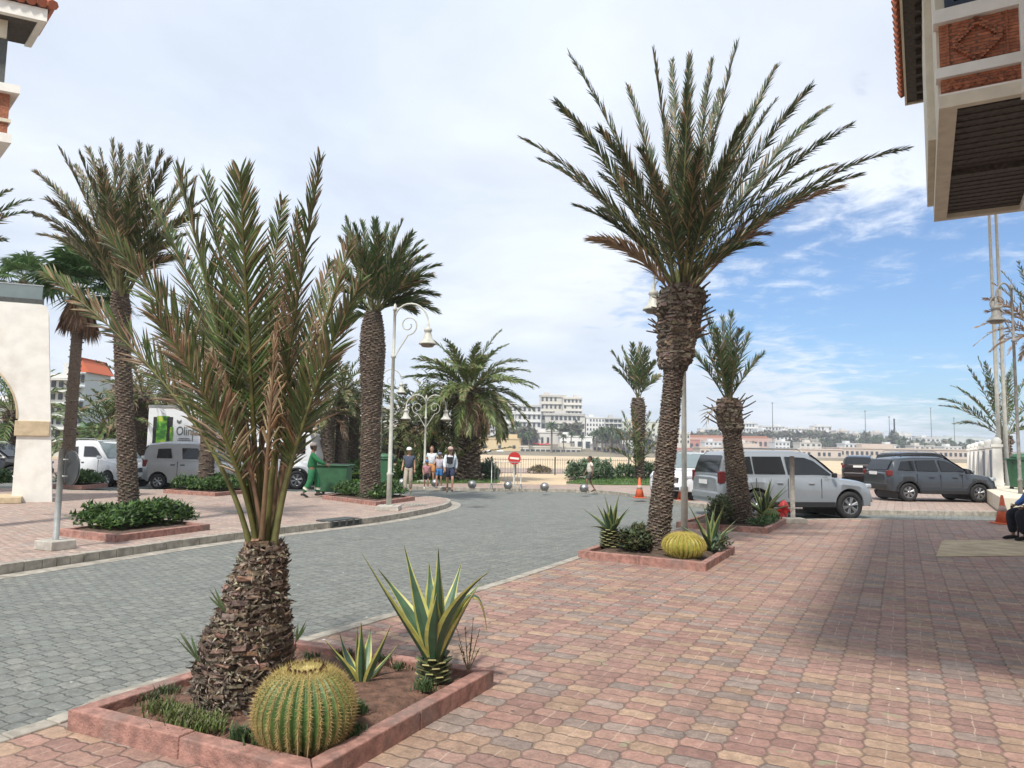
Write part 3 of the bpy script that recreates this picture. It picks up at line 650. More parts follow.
# wide canary palm
b0 = Z(468, 481)
palm('wide-crowned date palm on the lawn with hanging dry fronds', b0, rel(b0, 470, 388, 0).z, r=.55, L=3.9, n=60, leaf=(64, .78, .06), emax=84, emin=-28, bend=58, dry=.05, deadn=12, stubs=300, stub=(.28, .14, .14), prof=[(0, .7), (.1, .52), (.55, .5), (.72, .75), (.9, .85), (1, .5)], seed=15,
     pal=[(.12, .17, .045), (.15, .20, .06), (.10, .145, .04), (.18, .20, .08)])
PALE = [(.11, .15, .045), (.14, .18, .06), (.09, .12, .04), (.15, .16, .07)]
def gp(px, py, ztop_py, label, L=2.4, **k):
    b = Z(px, py); H = rel(b, px, ztop_py, 0).z; return palm(label, b, H, L=L, **dict(dict(pal=PALE), **k))
gp(428, 479, 418, 'dense dark palm half hidden behind the wide-crowned palm', L=4.0, n=44, r=.5, leaf=(26, .65, .07), emin=-25, bend=60, seed=17, stubs=120)
gp(447, 480.5, 468, 'low bushy palm sprouting at the foot of the wide-crowned palm', L=4.6, n=26, r=.4, leaf=(26, .6, .07), emin=35, bend=35, seed=18, stubs=30, deadn=0)
gp(340, 481, 388, 'pale green palm behind the sweeper, right one of the close pair', L=2.6, n=34, r=.32, leaf=(26, .5, .055), emin=-15, seed=19, dry=.15, pal=[(.11, .15, .05), (.14, .16, .07), (.08, .12, .04)])
gp(326, 481.5, 410, 'leaning palm just behind the green sweeper and bin', L=2.0, n=26, r=.36, leaf=(24, .45, .05), emin=0, seed=21, dry=.2)
gp(352, 479, 405, 'slim palm directly left of the thick-trunked palm', L=2.4, n=28, r=.3, leaf=(24, .5, .055), emin=-20, seed=23, dry=.2)
gp(304, 477, 428, 'short drab palm between the fronds and the sweeper', L=2.2, n=26, r=.35, leaf=(22, .5, .06), emin=-10, seed=25, dry=.25)
gp(403, 478, 420, 'palm with drooping olive crown left of the double lamp', L=3.4, n=34, r=.38, leaf=(24, .6, .065), emin=-30, seed=27, dry=.15)
gp(280, 476, 415, 'shadowy palm far behind the foreground fronds', L=3.0, n=28, r=.35, leaf=(22, .6, .065), emin=-20, seed=29, dry=.25)
gp(205, 492.5, 330, 'smooth-trunked palm rising from the hedge in front of the silver van', L=2.2, n=34, r=.27, leaf=(28, .45, .04), emin=-45, bend=40, seed=31, dry=.3, deadn=14, stubs=160, stub=(.2, .02, .04))
gp(138, 479, 392, 'brown-crowned palm just behind the left tall palm', L=2.8, n=30, r=.4, leaf=(24, .5, .055), emin=-30, bend=45, seed=33, dry=.5, deadn=12)
gp(165, 476.5, 385, 'olive palm left of the white box truck', L=3.0, n=30, r=.36, leaf=(24, .55, .055), emin=-35, bend=50, seed=34, dry=.35, deadn=8)
gp(108, 478, 425, 'bushy green palm behind the white van', L=3.6, n=36, r=.5, leaf=(26, .6, .065), emin=-10, bend=55, seed=35, dry=.05, pal=[(.09, .14, .04), (.12, .17, .05)])
gp(182, 474, 335, 'feathery palm top showing above the box truck', L=3.0, n=30, r=.3, leaf=(24, .5, .05), emin=-20, seed=36)
gp(8, 474, 410, 'green palm seen through the white arch', L=3.6, n=36, r=.4, leaf=(24, .6, .06), emin=-30, seed=37, pal=[(.09, .16, .04), (.12, .2, .05)])
gp(250, 474, 360, 'distant palm behind the petioles of the young palm', L=3.2, n=28, r=.35, leaf=(22, .6, .06), emin=-25, seed=38, dry=.2)
# right edge palms
b0 = P(1001, 488, 36); b0.z = 0; fl = []
for tx, ty, dy in ((938, 399, 0), (940, 406, 1), (955, 424, .5), (952, 386, -1), (968, 367, 0), (978, 357, 1), (962, 392, 2), (985, 362, -2), (1000, 350, 0), (1015, 358, 2), (1030, 370, 0), (1045, 390, 1), (1050, 410, 0), (985, 380, -2.5), (1010, 372, -2.5), (1040, 430, 0), (1020, 385, 3)):
    top = rel(b0, 1004, 432, 0); tip = rel(b0, tx, ty, dy); hz = V((tip.x-top.x, tip.y-top.y, 0)).length; fl.append((top.lerp(tip, .5)+V((0, 0, .22*hz)), tip, 36))
palm('green palm behind the white pillars and flagpoles', b0, 3, top=rel(b0, 1004, 436, 0), fronds=fl, stubs=160, r=.35, leaf=(36, .55, .06), seed=41, stub=(.2, .08, .1))
b0 = P(1038, 488, 27); b0.z = 0; fl = []
for tx, ty, dy, dd in ((983, 299, 0, 1), (985, 312, 1, 1), (976, 328, 0, 1), (974, 346, -1, 1), (990, 352, 1, 1), (993, 284, 1, 0), (1002, 272, 0, 0), (1018, 262, 0, 0), (1040, 255, 1, 0), (1060, 262, 0, 0), (1080, 300, 0, 0), (1000, 340, 2, 1), (1010, 290, -2, 0), (1020, 360, 0, 1), (1085, 330, 0, 0), (995, 305, 2, 1), (1008, 355, -1, 1)):
    top = rel(b0, 1040, 325, 0); tip = rel(b0, tx, ty, dy); hz = V((tip.x-top.x, tip.y-top.y, 0)).length; fl.append((top.lerp(tip, .5)+V((0, 0, .25*hz)), tip, 36, bool(dd)))
palm('palm with dry tan fronds drooping behind the right street lamp', b0, 6, top=rel(b0, 1040, 335, 0), fronds=fl, stubs=200, r=.3, leaf=(36, .42, .045), seed=43, dry=.4)
# frond tips entering at the left edge: palm standing outside the frame
b0 = P(-75, 520, 13); b0.z = 0; fl = []
for tx, ty, dy in ((33, 212, 0), (30, 200, .4), (12, 190, -.5), (-20, 150, 0), (-80, 130, 0), (-130, 170, 0), (-150, 220, 0), (-40, 170, 1), (-100, 180, -1.4), (5, 240, 1)):
    top = rel(b0, -75, 270, 0); tip = rel(b0, tx, ty, dy); hz = V((tip.x-top.x, tip.y-top.y, 0)).length; fl.append((top.lerp(tip, .5)+V((0, 0, .28*hz)), tip, 50))
palm('palm whose dark frond tips enter at the left edge under the balcony', b0, 5, top=rel(b0, -75, 275, 0), fronds=fl, stubs=200, r=.2, leaf=(50, .36, .03), seed=45)
# fan palms (washingtonia)
def fanpalm(label, base, H, r, n, L, seed, skirt=26):
    global rnd
    sv = rnd; rnd = random.Random(seed); root = thing('fan_palm', label, 'palm tree', base)
    trunk(V((0, 0, 0)), V((0, 0, H)), [(0, r*1.3), (.1, r), (1, r*.8)], 90, r*1.1, .01, .05, parent=root, c1=(.16, .12, .09), c2=(.24, .19, .14))
    def fan(mb, e, az, L, cpal, fs=1.0, hang=False):
        o = V((math.cos(az), math.sin(az), 0)); p0 = V((0, 0, H)); d = o*math.cos(e)+V((0, 0, math.sin(e)))
        hub = p0+d*L*.55 if not hang else p0+o*r*1.5+V((0, 0, -L*.2)); mb.tube([p0, hub], .02, 4, jit((.14, .17, .06) if not hang else (.2, .12, .07)))
        S = V((o.y, -o.x, 0)); N = S.cross(d)
        for k_ in range(25):
            a = R(-110+220*k_/24)*fs+rnd.uniform(-.05, .05); dd = (d*math.cos(a)+S*math.sin(a)).normalized() if not hang else (V((0, 0, -1))+S*a*.22+o*rnd.uniform(0, .25)).normalized()
            l = L*.62*rnd.uniform(.85, 1.1); w_ = dd.cross(N).normalized()*l*.05 if not hang else S*l*.05
            m = hub+dd*l*.55; e_ = hub+dd*l+V((0, 0, -l*.35*(0 if hang else 1)))
            mb.add([hub, m-w_, m+w_, e_], [(0, 1, 2), (1, 3, 2)], jit(rnd.choice(cpal), .2))
    mb = MB()
    for i in range(n): fan(mb, R(80-95*i/n), i*2.4, L*rnd.uniform(.9, 1.1), [(.08, .15, .04), (.11, .19, .06), (.06, .12, .035)])
    mb.build('crown', M['leaf'], root)
    if skirt:
        mb = MB()
        for i in range(skirt): fan(mb, 0, i*2.4, L*rnd.uniform(.7, 1.25), [(.26, .15, .08), (.2, .11, .06), (.33, .21, .12)], hang=True)
        mb.build('dead_skirt', M['leaf'], root)
    rnd = sv
b = Z(66, 487.5); fanpalm('fan palm with a brown skirt of dead leaves beside the white arch wall', b, rel(b, 74, 292, 0).z, .23, 30, 1.9, 3)
b = P(8, 470, 40); b.z = 0; fanpalm('fan palm top rising behind the glass balcony rail', b, P(8, 280, 40).z, .25, 18, 1.7, 4)
# ------------------------------------------------------------------ shrubs
def clump(mb, cx, cy, cz, rx, ry, rz, n, size, pal, rot=0):
    for _ in range(n):
        while True:
            p = V((rnd.uniform(-1, 1), rnd.uniform(-1, 1), rnd.uniform(-.3, 1)))
            if .25 < p.length < 1.05: break
        q = V((p.x*rx, p.y*ry, 0)); q.rotate(Matrix.Rotation(rot, 3, 'Z')); q = V((q.x+cx, q.y+cy, cz+max(0, p.z)*rz*rnd.uniform(.85, 1.12)))
        d = V((rnd.uniform(-1, 1), rnd.uniform(-1, 1), rnd.uniform(-.2, 1))).normalized(); x_, y_ = rot_to(d); s = size*rnd.uniform(.6, 1.3)
        mb.add([q-x_*s*.35, q+d*s*.5+y_*s*.1, q+x_*s*.35, q+d*s], [(0, 2, 1), (0, 1, 3), (1, 2, 3)], jit(rnd.choice(pal), .25))
HG = [(.045, .10, .02), (.07, .14, .03), (.035, .08, .02), (.10, .17, .04)]
def hedge(label, corners_px, h, n, size, base=.1, name='hedge', pal=HG, cat='hedge', flat=True, lumps=7):
    pts = [Z(*q) for q in corners_px]; c = sum(pts, V())/len(pts); o = MB(); e1 = pts[1]-pts[0]; e2 = pts[2]-pts[1]; rot = math.atan2(e1.y, e1.x)
    for _ in range(n):
        u_, v_ = rnd.random(), rnd.random(); p = pts[0]+e1*u_+e2*v_-c
        lump = .8+.2*math.sin(u_*lumps+1.3)*math.cos(v_*5)+.1*math.sin(u_*23); e = min(u_, 1-u_, v_, 1-v_); edge = min(1, .45+e*5)
        z_ = base+h*lump*edge*(rnd.random()**.45)
        d = V((rnd.uniform(-1, 1), rnd.uniform(-1, 1), rnd.uniform(-.1, 1))).normalized(); x_, y_ = rot_to(d); s = size*rnd.uniform(.6, 1.3); q = V((p.x, p.y, z_))+V((rnd.uniform(-1, 1), rnd.uniform(-1, 1), 0))*size*.8
        o.add([q-x_*s*.35, q+d*s*.5+y_*s*.1, q+x_*s*.35, q+d*s], [(0, 2, 1), (0, 1, 3), (1, 2, 3)], jit(rnd.choice(pal), .25))
    t_ = o.build(name, M['leaf2'], loc=V((c.x, c.y, 0))); tag(t_, label, cat); return t_
def inset(pts, f):
    c = (sum(p[0] for p in pts)/4, sum(p[1] for p in pts)/4); return [(c[0]+(p[0]-c[0])*f, c[1]+(p[1]-c[1])*f) for p in pts]
hedge('leafy green shrubs filling the bed of the left tall palm', [(70, 533), (116, 537), (198, 527), (150, 523)], .45, 4200, .10, lumps=5)
hedge('clipped dark hedge in the planter beside the nearest lamp post', [(332, 497.5), (376, 503), (408, 499), (362, 494.5)], .45, 3600, .12, lumps=3)
hedge('low hedge below the silver van', [(170, 492), (215, 495), (255, 491.5), (205, 489)], .50, 3600, .13)
hedge('low hedge between the arch wall and the white van', [(56, 486.5), (82, 488), (104, 486), (78, 484.5)], .50, 2600, .13)
hedge('small dark hedge seen through the arch', [(-12, 487), (2, 487.5), (12, 486), (-4, 485)], .5, 1200, .13)
GG = [(.11, .16, .09), (.14, .19, .11), (.08, .13, .06)]
hedge('grey green bush on the lawn left of the beach opening', [(432, 480), (497, 480.5), (497, 477.2), (436, 477.2)], 1.1, 3600, .22, base=0, name='bush', cat='bush', pal=GG)
hedge('soft grey green bush right behind the walking boy', [(566, 480.5), (612, 480.5), (612, 477.2), (572, 477.2)], 1.1, 3000, .24, base=0, name='bush', cat='bush', pal=GG)
hedge('soft green bush between the boy and the leaning palm', [(612, 479.5), (690, 480), (690, 477.2), (612, 477.2)], 1.0, 2200, .24, base=0, name='bush', cat='bush', pal=HG+GG)
hedge('dark green hedge left of the wide-crowned palm', [(395, 481.5), (440, 481.5), (440, 477), (395, 477)], 1.0, 3000, .24, base=0)
hedge('bright green shrubs behind the green wheeled bin', [(318, 481.5), (372, 481.5), (372, 476), (318, 476)], 1.1, 3400, .26, base=0, name='shrub', cat='shrub', pal=[(.09, .17, .04), (.13, .21, .05), (.06, .12, .03)])
hedge('dark shrubs far behind the white off-road car', [(240, 480), (315, 480), (315, 475), (240, 475)], 1.3, 2600, .28, base=0, name='shrub', cat='shrub')
hedge('dry scrub on the sand by the fence opening', [(528, 474), (550, 474), (550, 472.5), (528, 472.5)], .5, 500, .2, base=0, name='shrub', cat='shrub', pal=[(.16, .12, .06), (.12, .1, .05)])
# ------------------------------------------------------------------ agaves
def agave(label, base, leaves, L, w, seed, stem=0, stemr=.1, thick=.022, margins=True, grp=None, gcol=(.055, .11, .06), ycol=(.45, .43, .12)):
    """leaves: list of (ctrl, tip) local or an int"""
    global rnd
    sv = rnd; rnd = random.Random(seed); root = thing('agave', label, 'agave', base, group=grp)
    if isinstance(leaves, int):
        n = leaves; leaves = []
        for i in range(n):
            t = i/n; e = R(82-60*t+rnd.uniform(-8, 8)); az = i*2.39996+rnd.uniform(-.3, .3); o = V((math.cos(az), math.sin(az), 0)); l = L*rnd.uniform(.75, 1.1)*(1-.15*t)
            d = o*math.cos(e)+V((0, 0, math.sin(e))); e2 = e-R(rnd.uniform(0, 22)); d2 = o*math.cos(e2)+V((0, 0, math.sin(e2))); p1 = V((0, 0, stem))+d*l*.5; leaves.append((p1, p1+d2*l*.5))
    for li, (p1, p2) in enumerate(leaves):
        p0 = V((0, 0, stem-.02)); az = V((p2.x, p2.y, 0)); az = az.normalized() if az.length > .02 else V((1, 0, 0))
        p0 = p0+az*stemr*.35; S0 = V((az.y, -az.x, 0)); S0 = Quaternion((0, 0, 1), rnd.uniform(-.35, .35)) @ S0; mb = MB(); K = 12; ring = []
        for i in range(K+1):
            s = i/K; p = bez(p0, p1, p2, s); T = ((p1-p0)*(1-s)+(p2-p1)*s).normalized(); S = (S0-T*S0.dot(T)).normalized(); N = S.cross(T)
            if N.dot(az) > 0: N = -N        # towards the plant's axis
            ww = w*.5*(.62+.55*math.sin(math.pi*min(1, s*1.25))**1)*(1-s**2.6)+.0015 if s > .05 else w*.42
            tk = thick*(1-s*.9); cup = ww*.55*(1-.5*s)
            ring.append([p+S*ww*x+N*(cup*(x*x))+N*dz*tk for x, dz in ((-1, 0), (-.66, .25), (0, .5), (.66, .25), (1, 0), (.66, -.5), (0, -1), (-.66, -.5))])
        vs = [q for r_ in ring for q in r_]; fs = []; cs = []; g = jit(gcol, .15)
        for i in range(K):
            for j in range(8):
                fs.append((i*8+j, i*8+(j+1) % 8, (i+1)*8+(j+1) % 8, (i+1)*8+j))
                yel = margins and j in (0, 3, 4, 7)
                cs.append(jit(ycol, .1) if yel else (lerp(g, (.03, .02, .015), .8) if i == K-1 else g))
        fs.append(tuple(range(7, -1, -1))); cs.append(g)
        mb.add(vs, fs, cs, smooth=False); mb.build('leaf', M['agave'], root)
    if stem > .05:
        mb = MB(); mb.tube([V((0, 0, -.05)), V((0, 0, stem*.5)), V((0, 0, stem+.03))], [stemr*.8, stemr, stemr*.7], 12, (.09, .08, .04))
        n = int(34*stem/.15)
        for i in range(n):
            t = (i+.5)/n; a = i*2.4; o = V((math.cos(a), math.sin(a), 0)); tg = V((-o.y, o.x, 0)); p = V((0, 0, stem*t))+o*stemr*.8; d = (o+V((0, 0, .45))).normalized()*stemr*.75; wd = tg*stemr*.5; th = V((0, 0, .014))
            mb.add([p-wd, p+wd, p+d+wd*.6, p+d-wd*.6, p-wd-th, p+wd-th, p+d+wd*.6-th*.6, p+d-wd*.6-th*.6], [(0, 1, 2, 3), (7, 6, 5, 4), (3, 2, 6, 7), (0, 3, 7, 4), (1, 5, 6, 2)], [jit((.12, .14, .06)), jit((.1, .1, .05)), jit((.50, .48, .22) if rnd.random() < .5 else (.28, .24, .12)), jit((.12, .14, .06)), jit((.12, .14, .06))])
        mb.build('stem', M['agave'], root)
    rnd = sv; return root
b0 = Z(433, 693); b0.z = .07
def lr(px, py, dy): return P(px, py, b0.y+dy)-b0
lv = [((403, 622), (362, 553), -.1, -.2), ((412, 612), (378, 569), .15, .35), ((421, 615), (404, 545), .05, .2), ((440, 610), (438, 547), -.18, -.2), ((431, 600), (429, 562), .3, .6), ((448, 612), (462, 561), .25, .5), ((448, 600), (490, 571), -.25, -.4), ((455, 606), (482, 583), .1, .25), ((434, 622), (437, 593), -.22, -.30), ((462, 610), (476, 590), -.05, -.02)]
S_ = lr(433, 657, 0).z
agave('largest agave with yellow-edged leaves on a stem of cut leaf bases in the front planter', b0, [(lr(*c_, d1), lr(*t_, d2)) for c_, t_, d1, d2 in lv]+[(lr(478, 548, .05), lr(487, 632, .1))], .8, .110, 51, stem=S_, stemr=.085)
b1 = Z(362, 692); b1.z = .07
def lr1(px, py, dy): return P(px, py, b1.y+dy)-b1
lv = [((347, 665), (325, 640), -.1, -.15), ((357, 660), (357, 628), 0, .05), ((362, 655), (361, 622), -.1, -.1), ((368, 650), (371, 628), .15, .3), ((374, 665), (391, 625), -.12, -.2), ((378, 672), (399, 643), .05, .1), ((345, 660), (340, 634), .2, .35), ((352, 668), (333, 655), .1, .1)]
agave('small stemless agave between the large agave and the ball cactus', b1, [(lr1(*c_, d1), lr1(*t_, d2)) for c_, t_, d1, d2 in lv], .4, .06, 52)
def ag(px, py, label, n, L, w, seed, stem=.0, stemr=.1, z_=.08, ycol=(.24, .26, .09), gcol=(.04, .085, .04), **k):
    k.update(ycol=ycol, gcol=gcol)
    b = Z(px, py); b.z = z_; return agave(label, b, n, L, w, seed, stem=stem, stemr=stemr, **k)
ag(611, 553, 'agave on a short trunk at the left corner of the tallest palm bed', 13, .62, .10, 53, stem=.28, stemr=.13)
ag(711, 557, 'agave with long arching leaves right of the small ball cactus', 13, .80, .10, 54, stem=.05)
ag(764, 523, 'upright yellow striped agave between the stubby palm and the red hydrant', 14, .95, .12, 55, stem=.14, stemr=.13)
ag(630, 556, 'little agave rosette at the front edge of the tallest palm bed', 9, .42, .06, 56)
ag(712, 527, 'small grey agave left of the stubby palm', 9, .4, .06, 57)
hedge('dark low shrub between the agave and the tallest trunk', [(618, 558), (645, 560), (655, 552), (630, 550)], .36, 1100, .09, name='shrub', cat='shrub', pal=[(.05, .08, .03), (.07, .09, .035), (.10, .09, .04)])
hedge('twiggy shrub left of the stubby palm trunk', [(708, 529), (728, 531), (736, 524), (718, 522)], .6, 1300, .10, name='shrub', cat='shrub', pal=[(.08, .10, .04), (.12, .12, .05), (.06, .08, .03)])
hedge('small tuft beside the right agave of the tallest palm bed', [(716, 560), (728, 556), (722, 551), (712, 555)], .25, 380, .08, name='shrub', cat='shrub', pal=[(.12, .16, .12), (.1, .14, .08)])
hedge('low green plants at the corner by the red hydrant', [(748, 531), (768, 531), (780, 524), (762, 522)], .14, 700, .07, name='shrub', cat='shrub')
# ------------------------------------------------------------------ barrel cacti
def cactus(label, c, r, sq, ribs, seed, z_, det=1.0, bloom=True, ns=7, sc_=((.46, .37, .13), (.34, .22, .10)), crest=(.15, .18, .05), skin=1.0):
    global rnd
    sv = rnd; rnd = random.Random(seed); root = thing('barrel_cactus', label, 'cactus', V((c.x, c.y, z_)))
    n = ribs*6; m = 26; vs = []; cs = []
    def surf(th, ph, k=1.0):   # th azimuth, ph polar from top
        rib = .5+.5*math.cos(ribs*th); rr = r*(1-.10*(1-rib)**1.2*min(1, math.sin(ph)*1.6))*k
        top = 1-.10*math.exp(-(ph/.35)**2)
        return V((rr*math.sin(ph)*math.cos(th), rr*math.sin(ph)*math.sin(th), r*sq*(math.cos(ph)*top+.93)*1.0 if k == 1 else r*sq*(math.cos(ph)*top*k+.93)))
    for i in range(m+1):
        ph = .02+(math.pi*.93)*i/m
        for j in range(n): vs.append(surf(2*math.pi*j/n, ph))
    fs = []
    for i in range(m):
        for j in range(n):
            fs.append((i*n+j, (i+1)*n+j, (i+1)*n+(j+1) % n, i*n+(j+1) % n)); ph = i/m; q = (j % 6)
            g = (.04, .10, .025) if q in (2, 3) else (.065, .135, .03) if q in (1, 4) else crest
            g = (g[0]*skin**2 if q in (1, 2, 3, 4) else g[0], g[1]*skin if q in (1, 2, 3, 4) else g[1], g[2]); cs.append(lerp((.36, .30, .14), g, min(1, max(0, (ph-.10)*9))))
    mb = MB(); mb.add(vs, fs, cs, smooth=True); mb.build('body', M['cactus'], root)
    mb = MB(); na = int(26*det)
    for j in range(ribs):
        th = 2*math.pi*j/ribs
        for i in range(na):
            ph = .22+(math.pi*.84-.22)*i/na; p = surf(th, ph); nrm = V((math.sin(ph)*math.cos(th), math.sin(ph)*math.sin(th), math.cos(ph)/sq)).normalized(); x_, y_ = rot_to(nrm)
            col = lerp(sc_[0], sc_[1], min(1, i/na*1.1))
            for k_ in range(ns+1):
                a = 2*math.pi*k_/ns+rnd.uniform(-.3, .3); d = (nrm*.6+(x_*math.cos(a)+y_*math.sin(a))*rnd.uniform(.6, 1.2)).normalized() if k_ < ns else nrm
                l = r*.12*rnd.uniform(.7, 1.2)*(1.2 if k_ == ns else 1); wd = d.cross(nrm+V((.01, .02, 0))).normalized()*r*.007; w2 = d.cross(wd).normalized()*r*.007
                mb.add([p-wd, p+wd, p+w2*1.5, p+d*l], [(0, 1, 3), (1, 2, 3), (2, 0, 3)], jit(col, .2))
    mb.build('spines', M['spine'], root)
    if bloom:
        mb = MB(); 
        for i in range(34):
            a = i*2.4; q = r*(.30+.10*rnd.random()); p = V((q*math.cos(a), q*math.sin(a), r*sq*(.93+.875))); 
            mb.tube([p, p+V((0, 0, r*.05)), p+V((rnd.uniform(-.01, .01), 0, r*.11))], [r*.025, r*.04, r*.015], 6, jit((.10, .04, .02), .3))
        mb.build('seed_pods', M['cactus'], root)
        mb = MB()
        for i in range(int(700*det)):
            a = rnd.uniform(0, 6.28); q = r*.42*math.sqrt(rnd.random()); ph = math.asin(min(1, q/r)); p = surf(a, ph); d = V((rnd.uniform(-.5, .5), rnd.uniform(-.5, .5), 1)).normalized()*r*.07; wd = V((r*.008, 0, 0))
            mb.add([p-wd, p+wd, p+d], [(0, 1, 2)], jit((.62, .52, .22), .2))
        mb.build('wool', M['spine'], root)
    rnd = sv
cactus('large golden ball cactus in front of the young palm', Z(303, 757), .265, .88, 31, 61, .03, 1.35)
cactus('small golden ball cactus at the foot of the tallest palm', Z(684, 563), .31, .62, 26, 62, .08, 1.9, bloom=False, ns=11, sc_=((.60, .50, .14), (.48, .38, .10)), crest=(.36, .34, .09), skin=2.2)
cactus('tiny ball cactus beside the red hydrant', Z(771, 524), .17, .9, 20, 63, .08, .5, bloom=False)
# weeds and grass in the front planter
def tuft(name, label, pts, n, h, cat='grass', kind=None, pal=((.09, .13, .03), (.13, .17, .05), (.2, .19, .09)), spread=.12, w_=.006):
    mb = MB(); c = sum(pts, V())/len(pts)
    for _ in range(n):
        p = rnd.choice(pts)+V((rnd.gauss(0, spread), rnd.gauss(0, spread), 0))-c; a = rnd.uniform(0, 6.28); d = V((math.cos(a), math.sin(a), 0)); hh = h*rnd.uniform(.4, 1.2); wd = V((-d.y, d.x, 0))*w_
        m = p+V((0, 0, hh*.6))+d*hh*.15; mb.add([p-wd, p+wd, m+wd*.7, m-wd*.7, p+V((0, 0, hh))+d*hh*.6], [(0, 1, 2, 3), (3, 2, 4)], jit(rnd.choice(pal), .2))
    o = mb.build(name, M['leaf2'], loc=c); tag(o, label, cat, kind=kind); return o
def zz_(px, py, z=.1): return Z(px, py, z)
tuft('grass', 'patch of short grass on the soil left of the ball cactus', [zz_(185, 716), zz_(202, 722), zz_(172, 712), zz_(196, 726), zz_(214, 728), zz_(160, 708), zz_(180, 720)], 1100, .05, kind='stuff', spread=.045)
tuft('weeds', 'thin weeds along the back edge of the front planter', [zz_(345, 655), zz_(400, 668), zz_(385, 660), zz_(310, 658), zz_(170, 692), zz_(150, 700)], 380, .045, kind='stuff', spread=.035, pal=((.05, .08, .03), (.09, .1, .04)))
tuft('weeds', 'green sprouts around the foot of the ball cactus', [zz_(352, 735), zz_(262, 742), zz_(242, 738), zz_(357, 712), zz_(425, 690)], 600, .07, kind='stuff', spread=.03, pal=((.06, .11, .04), (.1, .15, .06)))
root = thing('weed', 'spindly dry weed right of the largest agave', 'weed', zz_(468, 672, .1)); mb = MB()
for i in range(9):
    a = rnd.uniform(0, 6.28); h_ = rnd.uniform(.15, .36); o = V((math.cos(a), math.sin(a), 0))*rnd.uniform(.02, .12); p = [V((0, 0, 0)), o*.5+V((0, 0, h_*.5)), o+V((0, 0, h_))]; mb.tube(p, [.004, .003, .0015], 4, (.2, .15, .08))
    for j in range(9):
        q = bez(p[0], p[1], p[2], rnd.uniform(.3, 1)); d = V((rnd.uniform(-1, 1), rnd.uniform(-1, 1), rnd.uniform(-.2, 1))).normalized()*.025; x_, y_ = rot_to(d); mb.add([q-x_*.007, q+x_*.007, q+d], [(0, 1, 2)], jit((.16, .15, .06), .3))
mb.build('stems', M['leaf2'], root)
# ------------------------------------------------------------------ street lamps
def lamp(label, base, H, arms, s=1.0, m=None, foot=True, name='street_lamp', r=.055):
    m = m or M['lampwhite']; root = thing(name, label, 'street lamp', base, group=None)
    mb = MB(); mb.lathe([(r*1.25, 0), (r*1.25, .9), (r*1.45, .92), (r*1.45, .97), (r, 1.0), (r*.8, H*.75), (r*1.3, H*.75+.02), (r*1.3, H*.75+.07), (r*.75, H*.75+.1), (r*.7, H-.05), (r*1.1, H-.04), (r*1.1, H), (r*.5, H+.12), (.001, H+.16)], 14); mb.build('pole', m, root)
    if foot:
        mb = MB(); mb.box((0, 0, .06), (.62, .62, .12), taper=.96); mb.build('foot', M['stone'], root, bevel=.01)
        mb = MB(); mb.box((0, 0, .13), (.26, .26, .02)); mb.build('flange', m, root)
    for az, reach in arms:
        o = V((math.cos(az), math.sin(az), 0)); zt = H-.25*s
        pts = []
        for i in range(13):
            a = math.pi*i/12; pts.append(V((0, 0, zt))+o*(reach/2-reach/2*math.cos(a))+V((0, 0, .42*s*math.sin(a)-.10*s*(i/12))))
        mb = MB(); mb.tube(pts, .022*s, 8)
        sp = []                                           # scroll brace
        for i in range(26):
            a = -math.pi/2+i/25*2.6*math.pi; q = .24*s*(1-i/25*.72); sp.append(V((0, 0, zt-.28*s))+o*(.34*s+q*math.cos(a))+V((0, 0, q*math.sin(a)+.14*s)))
        lead = [V((0, 0, H-1.15*s))+o*.03, V((0, 0, H-.95*s))+o*.14*s, sp[0]]
        mb.tube(lead+sp[1:], .016*s, 6); mb.build('arm', m, root)
        e = V((0, 0, zt-.10*s))+o*reach
        hd = MB(); hd.lathe([(.02*s, 0), (.035*s, -.04*s), (.035*s, -.10*s), (.09*s, -.13*s), (.10*s, -.19*s), (.075*s, -.21*s), (.085*s, -.26*s), (.12*s, -.38*s), (.20*s, -.47*s), (.215*s, -.50*s), (.19*s, -.505*s)], 16, e); ho = hd.build('lamp_head', m, root)
        hd = MB(); hd.lathe([(.185*s, -.50*s), (.13*s, -.56*s), (.001, -.58*s)], 14, e); hd.build('diffuser', mat('lamp_bowl', (.20, .17, .13), .3), root) if 'lamp_bowl' not in bpy.data.materials else hd.build('diffuser', bpy.data.materials['lamp_bowl'], root)
    return root
b = Z(388.5, 510); az = math.atan2(0, 1)
lamp('nearest cream street lamp, single scrolled arm reaching right over the hedge', b, rel(b, 396, 309, 0).z, [(R(-10), .95)], 1.15)
b = Z(684.5, 537); lamp('cream street lamp right behind the tallest palm, its head peeking out left of the collar', b, rel(b, 684, 266, 0).z, [(R(165), .60)], 1.05, foot=False)
t_ = thing('lamp_footing', 'pale concrete lamp footing in front of the stubby palm', 'footing', Z(684, 543)); mb = MB(); mb.box((0, 0, .06), (.72, .6, .12), Matrix.Rotation(-.1, 3, 'Z'), taper=.95); mb.build('block', M['stone'], t_, bevel=.012)
b = Z(424, 483); lamp('cream double lamp with two scrolled arms behind the strolling family', b, rel(b, 425, 398, 0).z, [(0, .95), (math.pi, .95)], 1.2)
b = Z(379, 481); lamp('cream street lamp just right of the thick palm trunk, behind the hung bin', b, rel(b, 381, 372, 0).z, [(0, .95), (math.pi, .95)], 1.2)
b = P(1021, 503, 24); b.z = 0; lamp('weathered street lamp with a dark bell head at the right edge', b, rel(b, 1011, 288, 0).z, [(math.pi, .55)], 1.35, m=mat('weathered_lamp', (.20, .19, .17), .6, .3, 8), foot=False)
